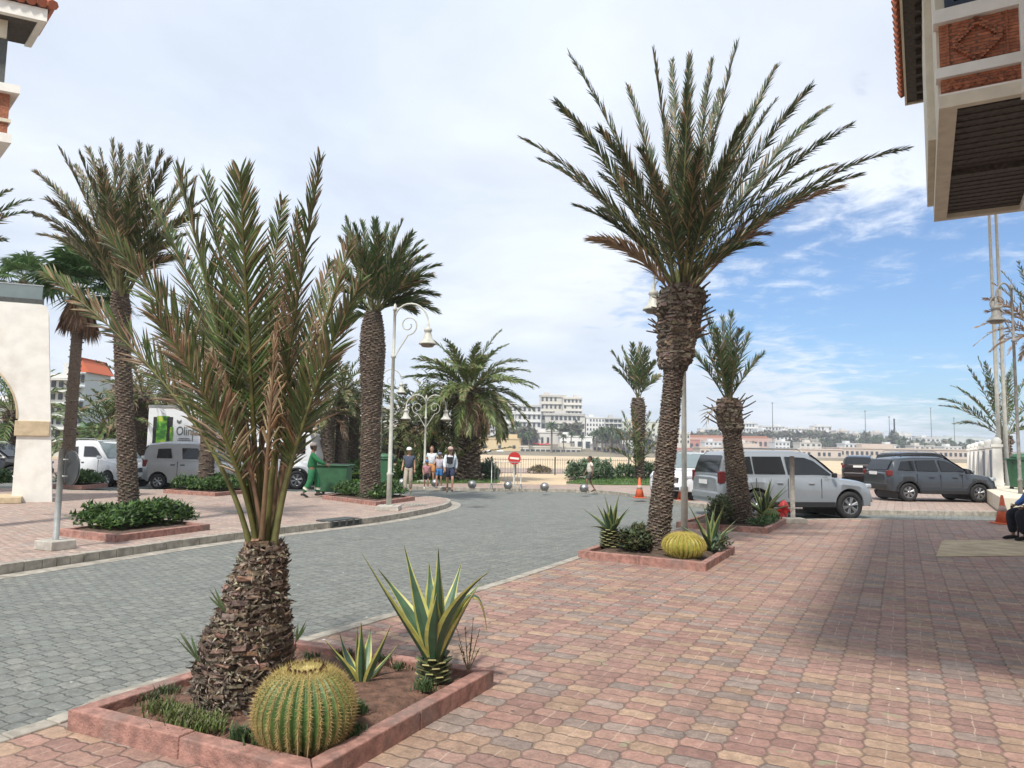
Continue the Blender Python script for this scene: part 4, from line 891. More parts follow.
b = P(69, 470, 46); b.z = 0; t_ = thing('light_pole', 'thin grey pole right of the fan palm trunk', 'pole', b); mb = MB(); mb.tube([(0, 0, 0), (0, 0, rel(b, 70, 395, 0).z)], [.09, .05], 8); mb.build('shaft', M['steel'], t_)
# flagpoles
for px, yy, lb in ((1000.5, 31, 'tall pale flagpole, left one of the pair behind the pillars'), (1007.5, 31, 'tall pale flagpole, right one of the pair behind the pillars')):
    b = P(px, 480, yy); b.z = 0; t_ = thing('flagpole', lb, 'flagpole', b, group='flagpoles behind the pillars'); mb = MB(); mb.tube([(0, 0, 0), (0, 0, 2), (0, 0, 14.5)], [.09, .085, .05], 12); mb.build('shaft', M['lampwhite'], t_); mb = MB(); mb.ball((0, 0, 14.55), .13); mb.build('finial', M['lampwhite'], t_)
    mb = MB(); mb.tube([(.15, 0, 1.2), (.10, 0, 14.3)], .008, 4, caps=False); mb.build('halyard', M['stone'], t_)
# ------------------------------------------------------------------ signs, posts, bollards
b = Z(55, 549); t_ = thing('road_sign', 'round road sign seen from behind on a grey post in a concrete block', 'road sign', b)
Hs = rel(b, 58, 449, 0).z
mb = MB(); mb.tube([(0, 0, .1), (0, 0, Hs)], .045, 12); mb.build('post', mat('grey_post', (.27, .28, .27), .5, .15, 9), t_)
mb = MB(); mb.box((0, 0, .07), (.44, .40, .14), Matrix.Rotation(-.45, 3, 'Z'), taper=.97); mb.build('base', M['stone'], t_, bevel=.012)
zc = (rel(b, 66, 468, 0).z); dd = V((.57, .82, 0)).normalized(); MX = Matrix([( -dd.y, 0, dd.x), (dd.x, 0, dd.y), (0, 1, 0)])   # local z -> dd
mb = MB(); mb.lathe([(.27, 0), (.275, .012), (.27, .024)], 32, V((.13, .02, zc)), MX); mb.build('disc', mat('grey_sign_back', (.045, .052, .055), .5, .15), t_)
mb = MB(); mb.lathe([(.268, 0), (.268, .004)], 32, V((.13, .02, zc))+dd*.0265, MX); mb.build('face', mat('sign_face', (.6, .6, .6), .4, .1), t_)
mb = MB()
for q in (-.13, .13): mb.tube([V((0, 0, zc+q)), V((.13, -.02, zc+q))], .016, 6)
mb.build('bracket', M['steel'], t_)
b = Z(793, 523); t_ = thing('post', 'bare grey concrete-footed post beside the red hydrant', 'post', b); Hs = rel(b, 788, 456, 0).z
mb = MB(); mb.tube([(0, 0, .1), (0, 0, Hs)], .055, 12); mb.build('shaft', M['stone'], t_); mb = MB(); mb.box((0, 0, .06), (.55, .45, .12), taper=.96); mb.build('base', M['stone'], t_, bevel=.01)
b = Z(784, 521.5); t_ = thing('fire_hydrant', 'short red fire hydrant by the corner of the palm bed', 'hydrant', b)
mb = MB(); mb.lathe([(.13, 0), (.13, .05), (.09, .07), (.09, .34), (.125, .36), (.125, .40), (.10, .42), (.085, .47), (.04, .50), (.025, .52), (.001, .52)], 16); mb.build('body', M['red'], t_)
mb = MB(); mb.tube([(-.16, 0, .27), (.16, 0, .27)], .04, 10); mb.tube([(0, 0, .24), (0, -.15, .24)], .045, 10); mb.build('outlet', M['red'], t_)
# no-entry sign
b = Z(514, 487.5); t_ = thing('no_entry_sign', 'round red no-entry sign on a pale post by the beach fence', 'road sign', b); zc = rel(b, 514, 458.3, 0).z
mb = MB(); mb.tube([(0, 0, 0), (0, 0, zc+.2)], .04, 10); mb.build('post', M['lampwhite'], t_)
mb = MB(); mb.box((0, 0, .05), (.7, .5, .1)); mb.build('base', M['stone'], t_, bevel=.01)
MY = Matrix.Rotation(R(90), 3, 'X')
mb = MB(); mb.lathe([(.275, 0), (.275, .02)], 32, (0, -.045, zc), MY); mb.build('disc', M['red'], t_)
mb = MB(); mb.box((0, -.068, zc), (.40, .006, .085), Matrix.Rotation(R(5), 3, 'Y')); mb.build('bar', M['white'], t_)
# crowd barrier
b = Z(506, 489); t_ = thing('crowd_barrier', 'grey metal crowd barrier standing beside the no-entry sign', 'barrier', b, rz=-.1)
mb = MB(); w2, h0, h1 = .62, .18, 1.12; mb.tube([(-w2, 0, 0.02), (-w2, 0, h1), (w2, 0, h1), (w2, 0, 0.02)], .02, 6); mb.tube([(-w2, 0, h0), (w2, 0, h0)], .016, 6)
for i in range(1, 9): mb.tube([(-w2+i*2*w2/9, 0, h0), (-w2+i*2*w2/9, 0, h1)], .009, 5, caps=False)
mb.build('frame', M['steel'], t_)
for x_ in (-w2, w2):
    mb = MB(); mb.tube([(x_, -.42, 0.02), (x_, -.1, .22), (x_, .1, .22), (x_, .42, 0.02)], .018, 6); mb.build('leg', M['steel'], t_)
# steel ball bollards
proto = None
for i, (px, py, sx) in enumerate(((402, 488, 'hidden behind the man in the dark shirt'), (435, 488.5, 'at the feet of the children'), (472, 490, 'between the man with the backpack and the barrier'), (508, 491, 'under the no-entry sign'), (544.5, 492.5, 'standing alone right of the barrier'), (584, 494, 'just left of the walking boy'), (300, 485.2, 'behind the sweeper'))):
    b = Z(px, py-.6); lb = 'steel ball bollard on the far kerb, '+sx
    if proto is None:
        proto = thing('ball_bollard', lb, 'bollard', b, group='steel ball bollards along the far kerb'); mb = MB(); mb.ball((0, 0, .20), .175, 18, 12); mb.build('ball', M['poly'], proto); mb = MB(); mb.lathe([(.11, 0), (.11, .04), (.07, .05)], 14); mb.build('base', M['stone'], proto)
    else: dup(proto, b, label=lb)
# cones
def cone(px, py, label, z=0, h=.72, ref=None, pr_=None):
    b = Z(px, py); b.z = z; t_ = thing('traffic_cone', label, 'traffic cone', b, group='orange traffic cones')
    mb = MB(); mb.box((0, 0, .02), (.42, .42, .04)); mb.build('base', M['orange'], t_, bevel=.01)
    mb = MB(); mb.lathe([(.17, .04), (.105, .32), (.062, .5), (.03, h), (.012, h+.005)], 16); mb.build('body', M['orange'], t_)
    mb = MB(); mb.lathe([(.109, .32), (.075, .46)], 16); mb.build('band', mat('cone_band', (.5, .36, .3), .6), t_) if 'cone_band' not in bpy.data.materials else mb.build('band', bpy.data.materials['cone_band'], t_)
cone(639.5, 498, 'orange traffic cone standing clear left of the tallest trunk'); cone(682, 500, 'orange traffic cone right of the tallest trunk, before the white car')
cone(1003, 524, 'faded orange traffic cone behind the seated man')
# bins
def wheelbin(px, py, label, W=1.2, D=.9, Hh=1.15, z=0, open_=True, rz=0, hung=0):
    b = Z(px, py); b.z = z; t_ = thing('waste_bin', label, 'waste bin', b, rz=rz)
    mb = MB(); z0 = hung+.12; mb.box((0, 0, z0+(Hh-.12)/2), (W, D, Hh-.12)); 
    vs = mb.v
    mb.v = [(x_*(.84 if z_ < z0+.05 else 1), y_*(.84 if z_ < z0+.05 else 1), z_) for x_, y_, z_ in vs]; mb.build('body', M['binGreen'], t_, bevel=.03)
    mb = MB(); mb.box((0, 0, hung+Hh+.02), (W+.1, D+.1, .05)); mb.build('rim', M['binGreen'], t_, bevel=.015)
    if not open_:
        mb = MB(); mb.lathe([(.5, 0), (.47, .10), (.36, .17), (.001, .2)], 16, (0, 0, hung+Hh+.04), Matrix.Diagonal((W*1.05, D*1.05, 1)).to_3x3()); mb.build('lid', M['binGreen'], t_)
    else:
        mb = MB(); mb.box((0, 0, Hh+.05), (W-.1, D-.1, .02)); mb.build('lid', M['black'], t_)
    if not hung:
        for x_ in (-1, 1):
            for y_ in (-1, 1):
                mb = MB(); mb.tube([(x_*W*.36-.03, y_*D*.36, .08), (x_*W*.36+.03, y_*D*.36, .08)], .08, 12); mb.build('wheel', M['tyre'], t_)
        mb = MB()
        for x_ in (-1, 1): mb.tube([(x_*W*.53, 0, Hh-.1), (x_*W*.58, 0, Hh-.1)], .04, 8)
        mb.build('handle', M['black'], t_)
    else:
        mb = MB(); mb.tube([(-.22, .3, 0), (-.22, .3, hung+Hh*.8)], .03, 8); mb.tube([(.22, .3, 0), (.22, .3, hung+Hh*.8)], .03, 8); mb.build('stand', M['iron'], t_)
wheelbin(333, 495, 'large open green wheeled container pushed by the sweeper', 1.15, .9, 1.0)
wheelbin(383, 486, 'tall green bin with a pale domed lid right of the thick palm trunk', .8, .7, 1.15, open_=False, hung=.0)
b = P(1019, 480, 27); wheelbin(1025, 503, 'dark green bin with sloping lid behind the last white pillar', .75, .8, 1.15, open_=False, z=.45)
# ------------------------------------------------------------------ beach fence
fa = Z(340, 474.5); fb = Z(760, 476); d = (fb-fa); d.z = 0; Lf = d.length; d.normalize(); az = math.atan2(d.y, d.x)
root = thing('beach_fence', 'low dark railing with thin bars along the beach edge', 'fence', (fa.x, fa.y, 0), az)
n = int(Lf/2.6); st = Lf/n
for i in range(n+1):
    mb = MB(); mb.box((i*st, 0, .6), (.07, .07, 1.2)); 
    if i % 3 == 0: mb.box((i*st+.3, 0, .6), (.07, .07, 1.2))
    mb.build('post', M['iron'], root)
for i in range(n):
    mb = MB(); x0, x1 = i*st+.035, (i+1)*st-.035; mb.box(((x0+x1)/2, 0, 1.0), (x1-x0, .025, .025)); mb.box(((x0+x1)/2, 0, .15), (x1-x0, .025, .025))
    for j in range(1, 16): mb.box((x0+(x1-x0)*j/16, 0, .62), (.013, .013, 1.0))
    mb.build('panel', M['iron'], root)
# ------------------------------------------------------------------ white pillar wall (right)
pA = P(998, 480, 30.0); pA.z = 0; pB = P(968.5, 460, 51); pB.z = 0; d = pB-pA; Lw = d.length; d.normalize(); az = math.atan2(d.y, d.x)
root = thing('pillar_wall', 'low wall of white ball-topped pillars with grey blue panels between them', 'wall', pA, az)
mb = MB(); mb.box((Lw/2-1.5, 0, .25), (Lw+6, 1.2, .5)); mb.build('plinth', M['cream'], root, bevel=.02)
sp = [0, 4.2, 9.0, 13.2, 17.6, 22]
for i, x_ in enumerate(sp):
    mb = MB(); mb.box((x_, 0, 1.3), (.46, .38, 1.6), taper=.86); pi = mb.build('pillar', M['white'], root, bevel=.02)
    mb = MB(); mb.box((x_, 0, 2.16), (.50, .42, .12)); mb.ball((x_, 0, 2.33), .19, 14, 8); mb.build('cap', M['white'], root)
pm = mat('blue_grey_panel', (.17, .20, .24), .6, .15)
for a_, b_ in zip(sp, sp[1:]):
    mb = MB(); nb = 12
    for j in range(nb): mb.box((a_+.33+(b_-a_-.66)*(j+.5)/nb, 0, 1.25), ((b_-a_-.66)/nb-.03, .05, 1.5))
    mb.build('panel', pm, root)
mb = MB(); mb.box((-6, .0, .25), (8, 1.3, .48)); mb.build('plinth', M['cream'], root, bevel=.02)
# ------------------------------------------------------------------ building upper right
def frame(o, ex): return Matrix((( ex.x, -ex.y, 0), (ex.y, ex.x, 0), (0, 0, 1)))
H1 = 6.0
nl = Z(939, 109, H1); fl_ = Z(934, 222, H1); fr = Z(1026, 210.5, H1)
uu = (fl_-nl); LU = uu.length; uu.normalize(); vv = V((uu.y, -uu.x, 0)); WD = 3.2
root = thing('corner_building', 'overhanging brick and white building with a tiled eave at the upper right', 'building', (nl.x, nl.y, 0))
MU = Matrix(((vv.x, uu.x, 0), (vv.y, uu.y, 0), (0, 0, 1)))      # local x = vv (right), y = uu (away)
def bb(mb, x0, x1, y0, y1, z0, z1, mi=0): return mb.box(MU @ V(((x0+x1)/2, (y0+y1)/2, (z0+z1)/2)), (x1-x0, y1-y0, z1-z0), MU, mi=mi)
def lb(x0, x1, y0, y1, z0, z1, name, m, bevel=0): 
    mb = MB(); bb(mb, x0, x1, y0, y1, z0, z1); return mb.build(name, m, root, bevel=bevel)
fw = (Z(1019, 96, H1)-nl).dot(vv)     # visible face width
OUT = fw+.03
zf = lambda py: P(940, py, nl.y).z
z1, z2, z3, z4, z5 = zf(95), zf(80), zf(70), zf(26), zf(13)
OF = (Z(1019, 211, H1)-nl).dot(vv)
# soffit frame (ring) and wooden soffit recessed above it
S0x, S1x = 0.0, fw+3.5
lb(S0x, S0x+.20, .0, LU, H1, H1+.16, 'soffit_frame', M['cream']); lb(S0x+.20, OUT, 0, .10, H1+.001, H1+.161, 'soffit_frame', M['cream']); lb(S0x+.20, OF, LU-.14, LU, H1+.001, H1+.161, 'soffit_frame', M['cream'])
lb(OUT, OUT+.14, -.06, .18, H1-.002, z5+2.6, 'corner_pier', M['white'])
lb(OF, OUT+3.5, .2, LU, H1, z5+2.6, 'side_wall', M['white'])
mb = MB()
ns = 46
for i in range(ns):
    y0 = .10+(LU-.24)*i/ns; bb(mb, .20, OF, y0+.006, y0+(LU-.24)/ns-.006, H1+.07+(.012 if i % 2 else 0), H1+.12)
bb(mb, .20, OF, .1, LU-.14, H1+.12, H1+.14); mb.build('soffit_slats', M['wood'], root)
lb(.2, OF, LU*.52, LU*.52+.16, H1+.0, H1+.07, 'soffit_beam', M['wood'])
# face bands
lb(0, OUT, 0, .14, H1+.161, z1, 'band', M['white']); lb(.03, OUT, .03, .16, z1, z2, 'brick_frieze', M['brick'])
lb(-.02, OUT, -.04, .15, z2, z3, 'band', M['white']); lb(.03, OUT, .03, .16, z3, z4, 'brick_panel', M['brick'])
lb(-.03, OUT, -.06, .15, z4, z5, 'band', M['white'])
mb = MB()   # zigzag frieze
zz0, zz1 = z1+.04, z2-.04; nz = 6
for row in range(3):
    pts_ = []
    for i in range(2*nz+1): pts_.append((.1+(OUT-.15)*i/(2*nz), zz0+(zz1-zz0)*((i % 2)*.55+row*.2)))
    for p_, q_ in zip(pts_, pts_[1:]):
        a_ = MU @ V((p_[0], .02, p_[1])); c_ = MU @ V((q_[0], .02, q_[1])); mb.tube([a_, c_], .022, 4, smooth=False)
mb.build('zigzag', M['brick'], root)
mb = MB()   # stepped diamond relief
cx, cz, RW, RH = OUT*.5, (z3+z4)/2, OUT*.30, (z4-z3)*.42; st_ = 9
for i in range(st_):
    for sx in (-1, 1):
        for sz in (-1, 1):
            bb(mb, cx+sx*RW*(i/st_)-.03, cx+sx*RW*(i/st_)+.03, -.025, .03, cz+sz*RH*(1-i/st_)-.035, cz+sz*RH*(1-i/st_)+.035)
for x_ in (OUT*.14, OUT*.86): bb(mb, x_-.012, x_+.012, .012, .03, z3, z4)
mb.build('diamond_relief', M['brick'], root)
# window above
lb(.10, OUT, .06, .12, z5, z5+2.2, 'window', M['glass'])
bl = mat('navy_frame', (.03, .045, .07), .5, .2)
for x0 in (.10, OUT*.5-.05, OUT-.10): lb(x0, x0+.10, .0, .058, z5+.09, z5+2.2, 'window_frame', bl)
lb(.10, OUT, -.002, .056, z5+.005, z5+.09, 'window_frame', bl)
# flank walls facing the street
lb(-.001, .13, .145, LU, H1+.161, z5+2.6, 'flank_wall', M['cream']); lb(-.10, .0, LU*.35, LU*1.0, H1+.3, z5+2.6, 'pilaster', M['cream'])
# roof eave
H2 = 9.2; ec = Z(905, 105, H2); lx = (ec-nl).dot(vv); ly = (ec-nl).dot(uu); er = Z(931, 99, H2); lxr = (er-nl).dot(vv)
lb(lx+.03, lxr+4, -10, ly-.05, H2+.02, H2+.10, 'eave_boards', M['wood'])
mb = MB(); nr = 44
for i in range(nr):
    y_ = -10+(ly+9.7)*i/(nr-1); bb(mb, lx+.22, lxr+.1, y_-.04, y_+.04, H2-.09, H2+.018)
mb.build('rafters', M['wood'], root)
lb(lx, lx+.04, -10, ly, H2-.02, H2+.17, 'fascia', M['cream']); lb(lx+.04, lxr+4, ly-.05, ly, H2-.021, H2+.169, 'fascia', M['cream'])
mb = MB(); nt = 76
for i in range(nt):
    y_ = -10+(ly+10.0)*(i+.5)/nt; a_ = MU @ V((lx-.10, y_, H2+.20)); c_ = MU @ V((lx+2.4, y_, H2+1.4)); mb.tube([a_, c_], .085, 7)
a_ = [MU @ V(q) for q in ((lx-.05, -10, H2+.175), (lx-.05, ly, H2+.175), (lx+2.4, ly, H2+1.36), (lx+2.4, -10, H2+1.36))]; mb.add(a_, [(0, 1, 2, 3)]); mb.build('roof', M['tile'], root)
lb(lxr, lxr+.18, LU*.4, ly-.3, H1+.6, H2+.02, 'upper_wall', M['cream'])
lb(lxr+.18, lxr+4, LU*.9, ly-.4, H1+.6, H2+.01, 'upper_wall', M['white'])
# ground floor wall set back outside the picture
lb(4.2, 9, -16, 7.0, 0.0, H2, 'ground_floor', M['white']); 
# ------------------------------------------------------------------ building upper left
HL = 14.0; rc = Z(47, 21, HL); root = thing('balcony_building', 'building corner with tiled eave and brick balcony at the upper left', 'building', (rc.x, rc.y, 0))
# local x = -vv (to the left), y = uu
# facade nearly parallel to the picture; measured directions
ex = (Z(0, 5, HL+.0)-rc); ex = V((-.90, -.42, 0)).normalized(); ey = V((-.70, .71, 0)).normalized()
ML = Matrix(((ex.x, ey.x, 0), (ex.y, ey.y, 0), (0, 0, 1)))
KL = 1.55
def l2(x0, x1, y0, y1, z0, z1, name, m, bevel=0):
    mb = MB(); mb.box(ML @ V(((x0+x1)/2*KL, (y0+y1)/2*KL, (z0+z1)/2)), ((x1-x0)*KL, (y1-y0)*KL, z1-z0), Matrix.Identity(3))
    hx, hy, hz = (x1-x0)*KL/2, (y1-y0)*KL/2, (z1-z0)/2; c_ = ML @ V(((x0+x1)/2*KL, (y0+y1)/2*KL, 0)); c_.z = (z0+z1)/2
    mb.v = [tuple(c_+ML @ V((x*hx, y*hy, z*hz))) for z in (-1, 1) for y in (-1, 1) for x in (-1, 1)]; return mb.build(name, m, root, bevel=bevel)

l2(0, 6, 0, .12, HL-.02, HL+.36, 'fascia', M['white']); l2(0, .12, .12, 1.3, HL-.02, HL+.36, 'fascia', M['white']); l2(.12, 6, .12, 1.3, HL+.04, HL+.14, 'eave_boards', M['wood'])
mb = MB()
for i in range(34):
    x_ = -.1+i*.27; mb.tube([ML @ V((x_, -.15, HL+.46)), ML @ V((x_, 1.9, HL+1.5))], .14, 7)
for i in range(8):
    y_ = 0+i*.27; mb.tube([ML @ V((-.15, y_, HL+.46)), ML @ V((1.3, y_, HL+1.2))], .14, 7)
mb.build('roof', M['tile'], root)
bx = 0
while PROJ(rc+ML @ V((bx*KL, .25*KL, -3)))[0] > 14: bx += .02
qy = (rc+ML @ V((bx*KL, .25*KL, 0))).y; zb0, zb1, zb2, zb3 = P(8, 143, qy).z, P(8, 134, qy).z, P(8, 94, qy).z, P(8, 86, qy).z
l2(bx, bx+5, .25, 1.3, zb0, zb1, 'band', M['white']); l2(bx+.07, bx+5, .32, 1.2, zb1, zb2, 'brick_parapet', M['brick']); l2(bx-.06, bx+5, .19, 1.4, zb2, zb3, 'band', M['white']); l2(bx+.03, bx+5, .28, 1.25, zb1+.35, zb1+.45, 'band', M['cream'])
l2(bx+.16, bx+.30, .45, .6, zb3, HL+.0, 'column', M['iron']); l2(.55, 6, .4, 1.2, HL-.5, HL+.04, 'beam', M['cream']); l2(bx+1.1, 6, 1.2, 2.2, zb3, HL-.5, 'window', M['glass']); l2(bx+.4, bx+1.1, 1.2, 2.2, zb3, HL-.5, 'window_frame', bl)
l2(bx+2.0, bx+6, .8, 2.0, 0, zb0, 'lower_wall', M['white'])
# ------------------------------------------------------------------ white arch gate (left)
bR = Z(52, 502); bR.z = 0; ex = V((-.93, -.36, 0)).normalized(); ey = V((-.52, .85, 0)); _e = V((-ex.y, ex.x, 0))*-1
root = thing('arch_wall', 'white rendered gateway with a beige-trimmed arch and glass rail on top at the left', 'building', bR)
MA = Matrix(((ex.x, ey.x, 0), (ex.y, ey.y, 0), (0, 0, 1)))
Ht = P(45, 306, bR.y).z; zs = P(30, 421, bR.y).z; pw = .95; aw = 3.6; dp = .9; ar = aw/2
def l3(x0, x1, y0, y1, z0, z1, name, m, bevel=0):
    mb = MB(); mb.box(MA @ V(((x0+x1)/2, (y0+y1)/2, (z0+z1)/2)), (x1-x0, y1-y0, z1-z0), MA); return mb.build(name, m, root, bevel=bevel)
mb = MB(); K = 24; arc = [(pw+ar-ar*math.cos(math.pi*i/K), zs+.05+ar*math.sin(math.pi*i/K)) for i in range(K+1)]
out = [(0, 0), (pw, 0)]+arc+[(pw+aw, 0), (pw+aw+3, 0), (pw+aw+3, Ht), (.60, Ht), (.46, Ht-.05), (.42, Ht-.2)]
MX3 = Matrix(((ex.x, 0, ey.x), (ex.y, 0, ey.y), (0, 1, 0)))
mb.slab(out, MX3, dp); mb.build('wall', M['white'], root)
mb = MB()                        # intrados trim
for i in range(K):
    a_, b_ = arc[i], arc[i+1]; ca = (pw+ar, zs+.05); sh = lambda p: (ca[0]+(p[0]-ca[0])*.975, ca[1]+(p[1]-ca[1])*.975)
    q = [a_, b_, sh(b_), sh(a_)]; mb.add([MX3 @ V((x_, y_, z_)) for z_ in (-.02, dp+.02) for x_, y_ in q], [(0, 1, 2, 3), (7, 6, 5, 4), (2, 3, 7, 6), (0, 1, 5, 4)])
mb.build('arch_trim', M['beige'], root)
l3(.18, pw+.06, -.06, dp+.06, zs-.42, zs, 'capital', M['beige'], .02); l3(pw+aw-.06, pw+aw+.8, -.06, dp+.06, zs-.42, zs, 'capital', M['beige'], .02)
l3(pw-.25, pw+aw+.3, -.5, dp+.2, 0.003, .17, 'step', M['beige'], .015); l3(0.55, 7.6, .02, .16, Ht, Ht+.14, 'ledge', M['iron'])
for i in range(4): l3(.6+i*1.5, .6+i*1.5+1.45, .06, .075, Ht+.142, Ht+.52, 'glass_panel', M['glass_lt'])
l3(.58, 6.6, .05, .085, Ht+.52, Ht+.55, 'rail', M['steel'])
# ------------------------------------------------------------------ cars (local x = forward, y = left, z = up)
def interp(tab, x):
    for (x0, y0), (x1, y1) in zip(tab, tab[1:]):
        if x <= x1: return y0+(y1-y0)*(x-x0)/(x1-x0) if x > x0 else y0
    return tab[-1][1]
def car(name, label, cat, pos, rz, s):
    """s: spec. L,W, wr wheel radius, wf/wb wheel x, top: [(x,z)] bonnet/belt line, roof:[(x,z)], clad colour etc."""
    root = thing(name, label, cat, pos, rz); L, W = s['L'], s['W']; hw = W/2; xr, xf = -L/2, L/2; wr = s['wr']; ar = wr+.07
    paint = s['paint']; gc = s.get('gc', .2)
    # body shell ------------------------------------------------
    xs = set([xr+L*i/60 for i in range(61)])
    for wx in (s['xf'], s['xb']):
        for i in range(17): xs.add(wx-ar*math.cos(math.pi*i/16))
    xs = sorted(xs); plan = s.get('plan', [(xr, .80), (xr+.06, .90), (xr+.25, .98), (xr+.8, 1), (xf-1.1, 1), (xf-.5, .95), (xf-.16, .82), (xf-.03, .66), (xf, .58)])
    def sill(x):
        z = interp(s.get('under', [(xr, .42), (xr+.25, gc+.06), (xr+.7, gc), (xf-.8, gc), (xf-.25, gc+.04), (xf, .34)]), x)
        for wx in (s['xf'], s['xb']):
            if abs(x-wx) < ar: z = max(z, wr+math.sqrt(ar*ar-(x-wx)**2))
        return z
    mb = MB(); rings = []
    for x in xs:
        zt = interp(s['top'], x); zb = min(sill(x), zt-.12); w = hw*interp(plan, x); sh = s.get('shoulder', .93)
        zm = zb+(zt-zb)*.55; zc = max(zb+.02, zt-.16)
        half = [(0, zt+.015), (w*.55, zt+.012), (w*sh*.9, zt-.008), (w*sh, zt-.035), (w*.985, zc), (w, min(zm, zc)), (w*.985, zb+.02), (w*.95, zb), (w*.5, zb), (0, zb)]
        rings.append([(x, y, z) for y, z in half]+[(x, -y, z) for y, z in half[-2:0:-1]])
    n = len(rings[0]); vs = [p for r_ in rings for p in r_]; fs = []; 
    for i in range(len(rings)-1):
        for j in range(n): fs.append((i*n+j, i*n+(j+1) % n, (i+1)*n+(j+1) % n, (i+1)*n+j))
    mb.add(vs, fs, smooth=True); b0_ = len(mb.f)
    mb.add([vs[i] for i in range(n)], [tuple(range(n))]); mb.add([vs[(len(rings)-1)*n+i] for i in range(n)], [tuple(reversed(range(n)))])
    body = mb.build('body', paint, root)
    em = body.modifiers.new('es', 'EDGE_SPLIT'); em.split_angle = R(38)
    # greenhouse ------------------------------------------------
    roof = s['roof']; belt = lambda x: interp(s['top'], x)-.02; zr = max(z for x, z in roof); wb_, wt_ = hw*.93, hw*s.get('tumble', .76)
    zb_ = belt((roof[0][0]+roof[-1][0])/2)
    def yside(z): return wb_-(wb_-wt_)*max(0, (z-zb_))/(zr-zb_)
    rx = sorted(set([roof[0][0]+(roof[-1][0]-roof[0][0])*i/40 for i in range(41)]+[p[0] for p in roof])); rings = []
    for x in rx:
        z = max(interp(roof, x), belt(x)+.005); y = yside(z); yb = yside(belt(x)); ed = min(.07, (z-belt(x))*.4)
        cap = 1-.05*max(0, 1-(roof[-1][0]-x)/.9)**2-.05*max(0, 1-(x-roof[0][0])/.4)**2
        half = [(0, z+.02), (y*.6, z+.015), (y-.10, z), (y-.01, z-ed), (yb, belt(x)-.02), (0, belt(x)-.02)]
        rings.append([(x, a*cap, c) for a, c in half]+[(x, -a*cap, c) for a, c in half[-2:0:-1]])
    n = len(rings[0]); vs = [p for r_ in rings for p in r_]; mb = MB()
    mb.add(vs, [(i*n+j, i*n+(j+1) % n, (i+1)*n+(j+1) % n, (i+1)*n+j) for i in range(len(rings)-1) for j in range(n)], smooth=True)
    mb.add([vs[i] for i in range(n)], [tuple(range(n))]); mb.add([vs[-n+i] for i in range(n)], [tuple(reversed(range(n)))])
    cab = mb.build('cabin', paint, root); em = cab.modifiers.new('es', 'EDGE_SPLIT'); em.split_angle = R(40)
    def capf(x): return 1-.05*max(0, 1-(roof[-1][0]-x)/.9)**2-.05*max(0, 1-(x-roof[0][0])/.4)**2
    # side windows: polygons in (x,z), placed proud of the flank
    for poly in s['windows']:
        for sg in (-1, 1):
            mb = MB(); a_ = []; 
            cx = sum(p[0] for p in poly)/len(poly); cz = sum(p[1] for p in poly)/len(poly)
            for off in (-.02, .02): a_ += [(x, sg*(yside(z)*capf(x)+off), z) for x, z in poly]
            n_ = len(poly); mb.add(a_, [tuple(range(n_)), tuple(range(n_, 2*n_))]+[(i, (i+1) % n_, n_+(i+1) % n_, n_+i) for i in range(n_)]); mb.build('side_window', s.get('glass', M['glass']), root)
    # windscreen and rear window lie along the roof profile
    def slanted(x0, x1, nm, f0=.12, f1=.9, gl=None):
        mb = MB(); pts_ = []
        for t in (f0, (f0+f1)/2, f1):
            x = x0+(x1-x0)*t; z = max(interp(roof, x), belt(x)+.005)+.02; y = (yside(z)-.07)*capf(x)
            pts_.append((x, y, z))
        dx = .02 if x1 < x0 else -.02
        for off in (0, 1):
            for x, y, z in pts_:
                for k_ in (-1, -.5, 0, .5, 1): mb.v.append((x+(dx*-1 if off else 0)*0+(.018 if off else -.01)*(1 if nm == 'windscreen' else -1)-abs(k_)**2*.05*(1 if nm == 'windscreen' else -1)*0, y*k_, z+(.012 if off else -.01)))
        for o_ in (0, 15):
            for i in range(2):
                for j in range(4): mb.f.append((o_+i*5+j, o_+i*5+j+1, o_+(i+1)*5+j+1, o_+(i+1)*5+j)); mb.c.append(None); mb.m.append(0); mb.sm.append(False)
        mb.build(nm, gl or s.get('glass', M['glass']), root)
    slanted(roof[-1][0], s['ws'], 'windscreen', .05, .93, s.get('wsglass')); slanted(roof[0][0], s['rs'], 'rear_window', s.get('r0', .1), .85)
    # lower trim ------------------------------------------------
    if s.get('trim'):
        for sg in (-1, 1):
            mb = MB(); mb.box(((s['xf']+s['xb'])/2, sg*(hw-.02), gc+.07), (s['xf']-s['xb']-2*ar-.02, .07, .15)); mb.build('side_sill', M['black'], root, bevel=.02)
            for wx in ((s['xf'], s['xb']) if s['trim'] == 2 else ()):
                mb = MB(); K = 16
                for i in range(K):
                    a0, a1 = math.pi*i/K, math.pi*(i+1)/K
                    q = [(wx-r_*math.cos(a), wr+r_*math.sin(a)) for a, r_ in ((a0, ar-.01), (a1, ar-.01), (a1, ar+.055), (a0, ar+.055))]
                    mb.add([(x, sg*(hw+o_), z) for o_ in (-.05, .012) for x, z in q], [(0, 1, 2, 3), (4, 5, 6, 7), (0, 1, 5, 4), (2, 3, 7, 6)])
                mb.build('arch_trim', M['black'], root)
    # bumpers, grille
    zfb = s.get('zb', .52); bm = M['black'] if s.get('trim') == 2 else paint
    mb = MB(); mb.box((xr+.06, 0, zfb), (.20, W*.84, .22)); mb.build('rear_bumper', bm, root, bevel=.05)
    mb = MB(); mb.box((xf-.10, 0, zfb-.06), (.26, W*.68, .22)); mb.build('front_bumper', bm, root, bevel=.06)
    mb = MB(); mb.box((xf-.03, 0, zfb+.20), (.09, W*.44, .17)); mb.box((xf-.0, 0, zfb-.09), (.08, W*.5, .10)); g_ = mb.build('grille', M['black'], root, bevel=.01)
    mb = MB(); 
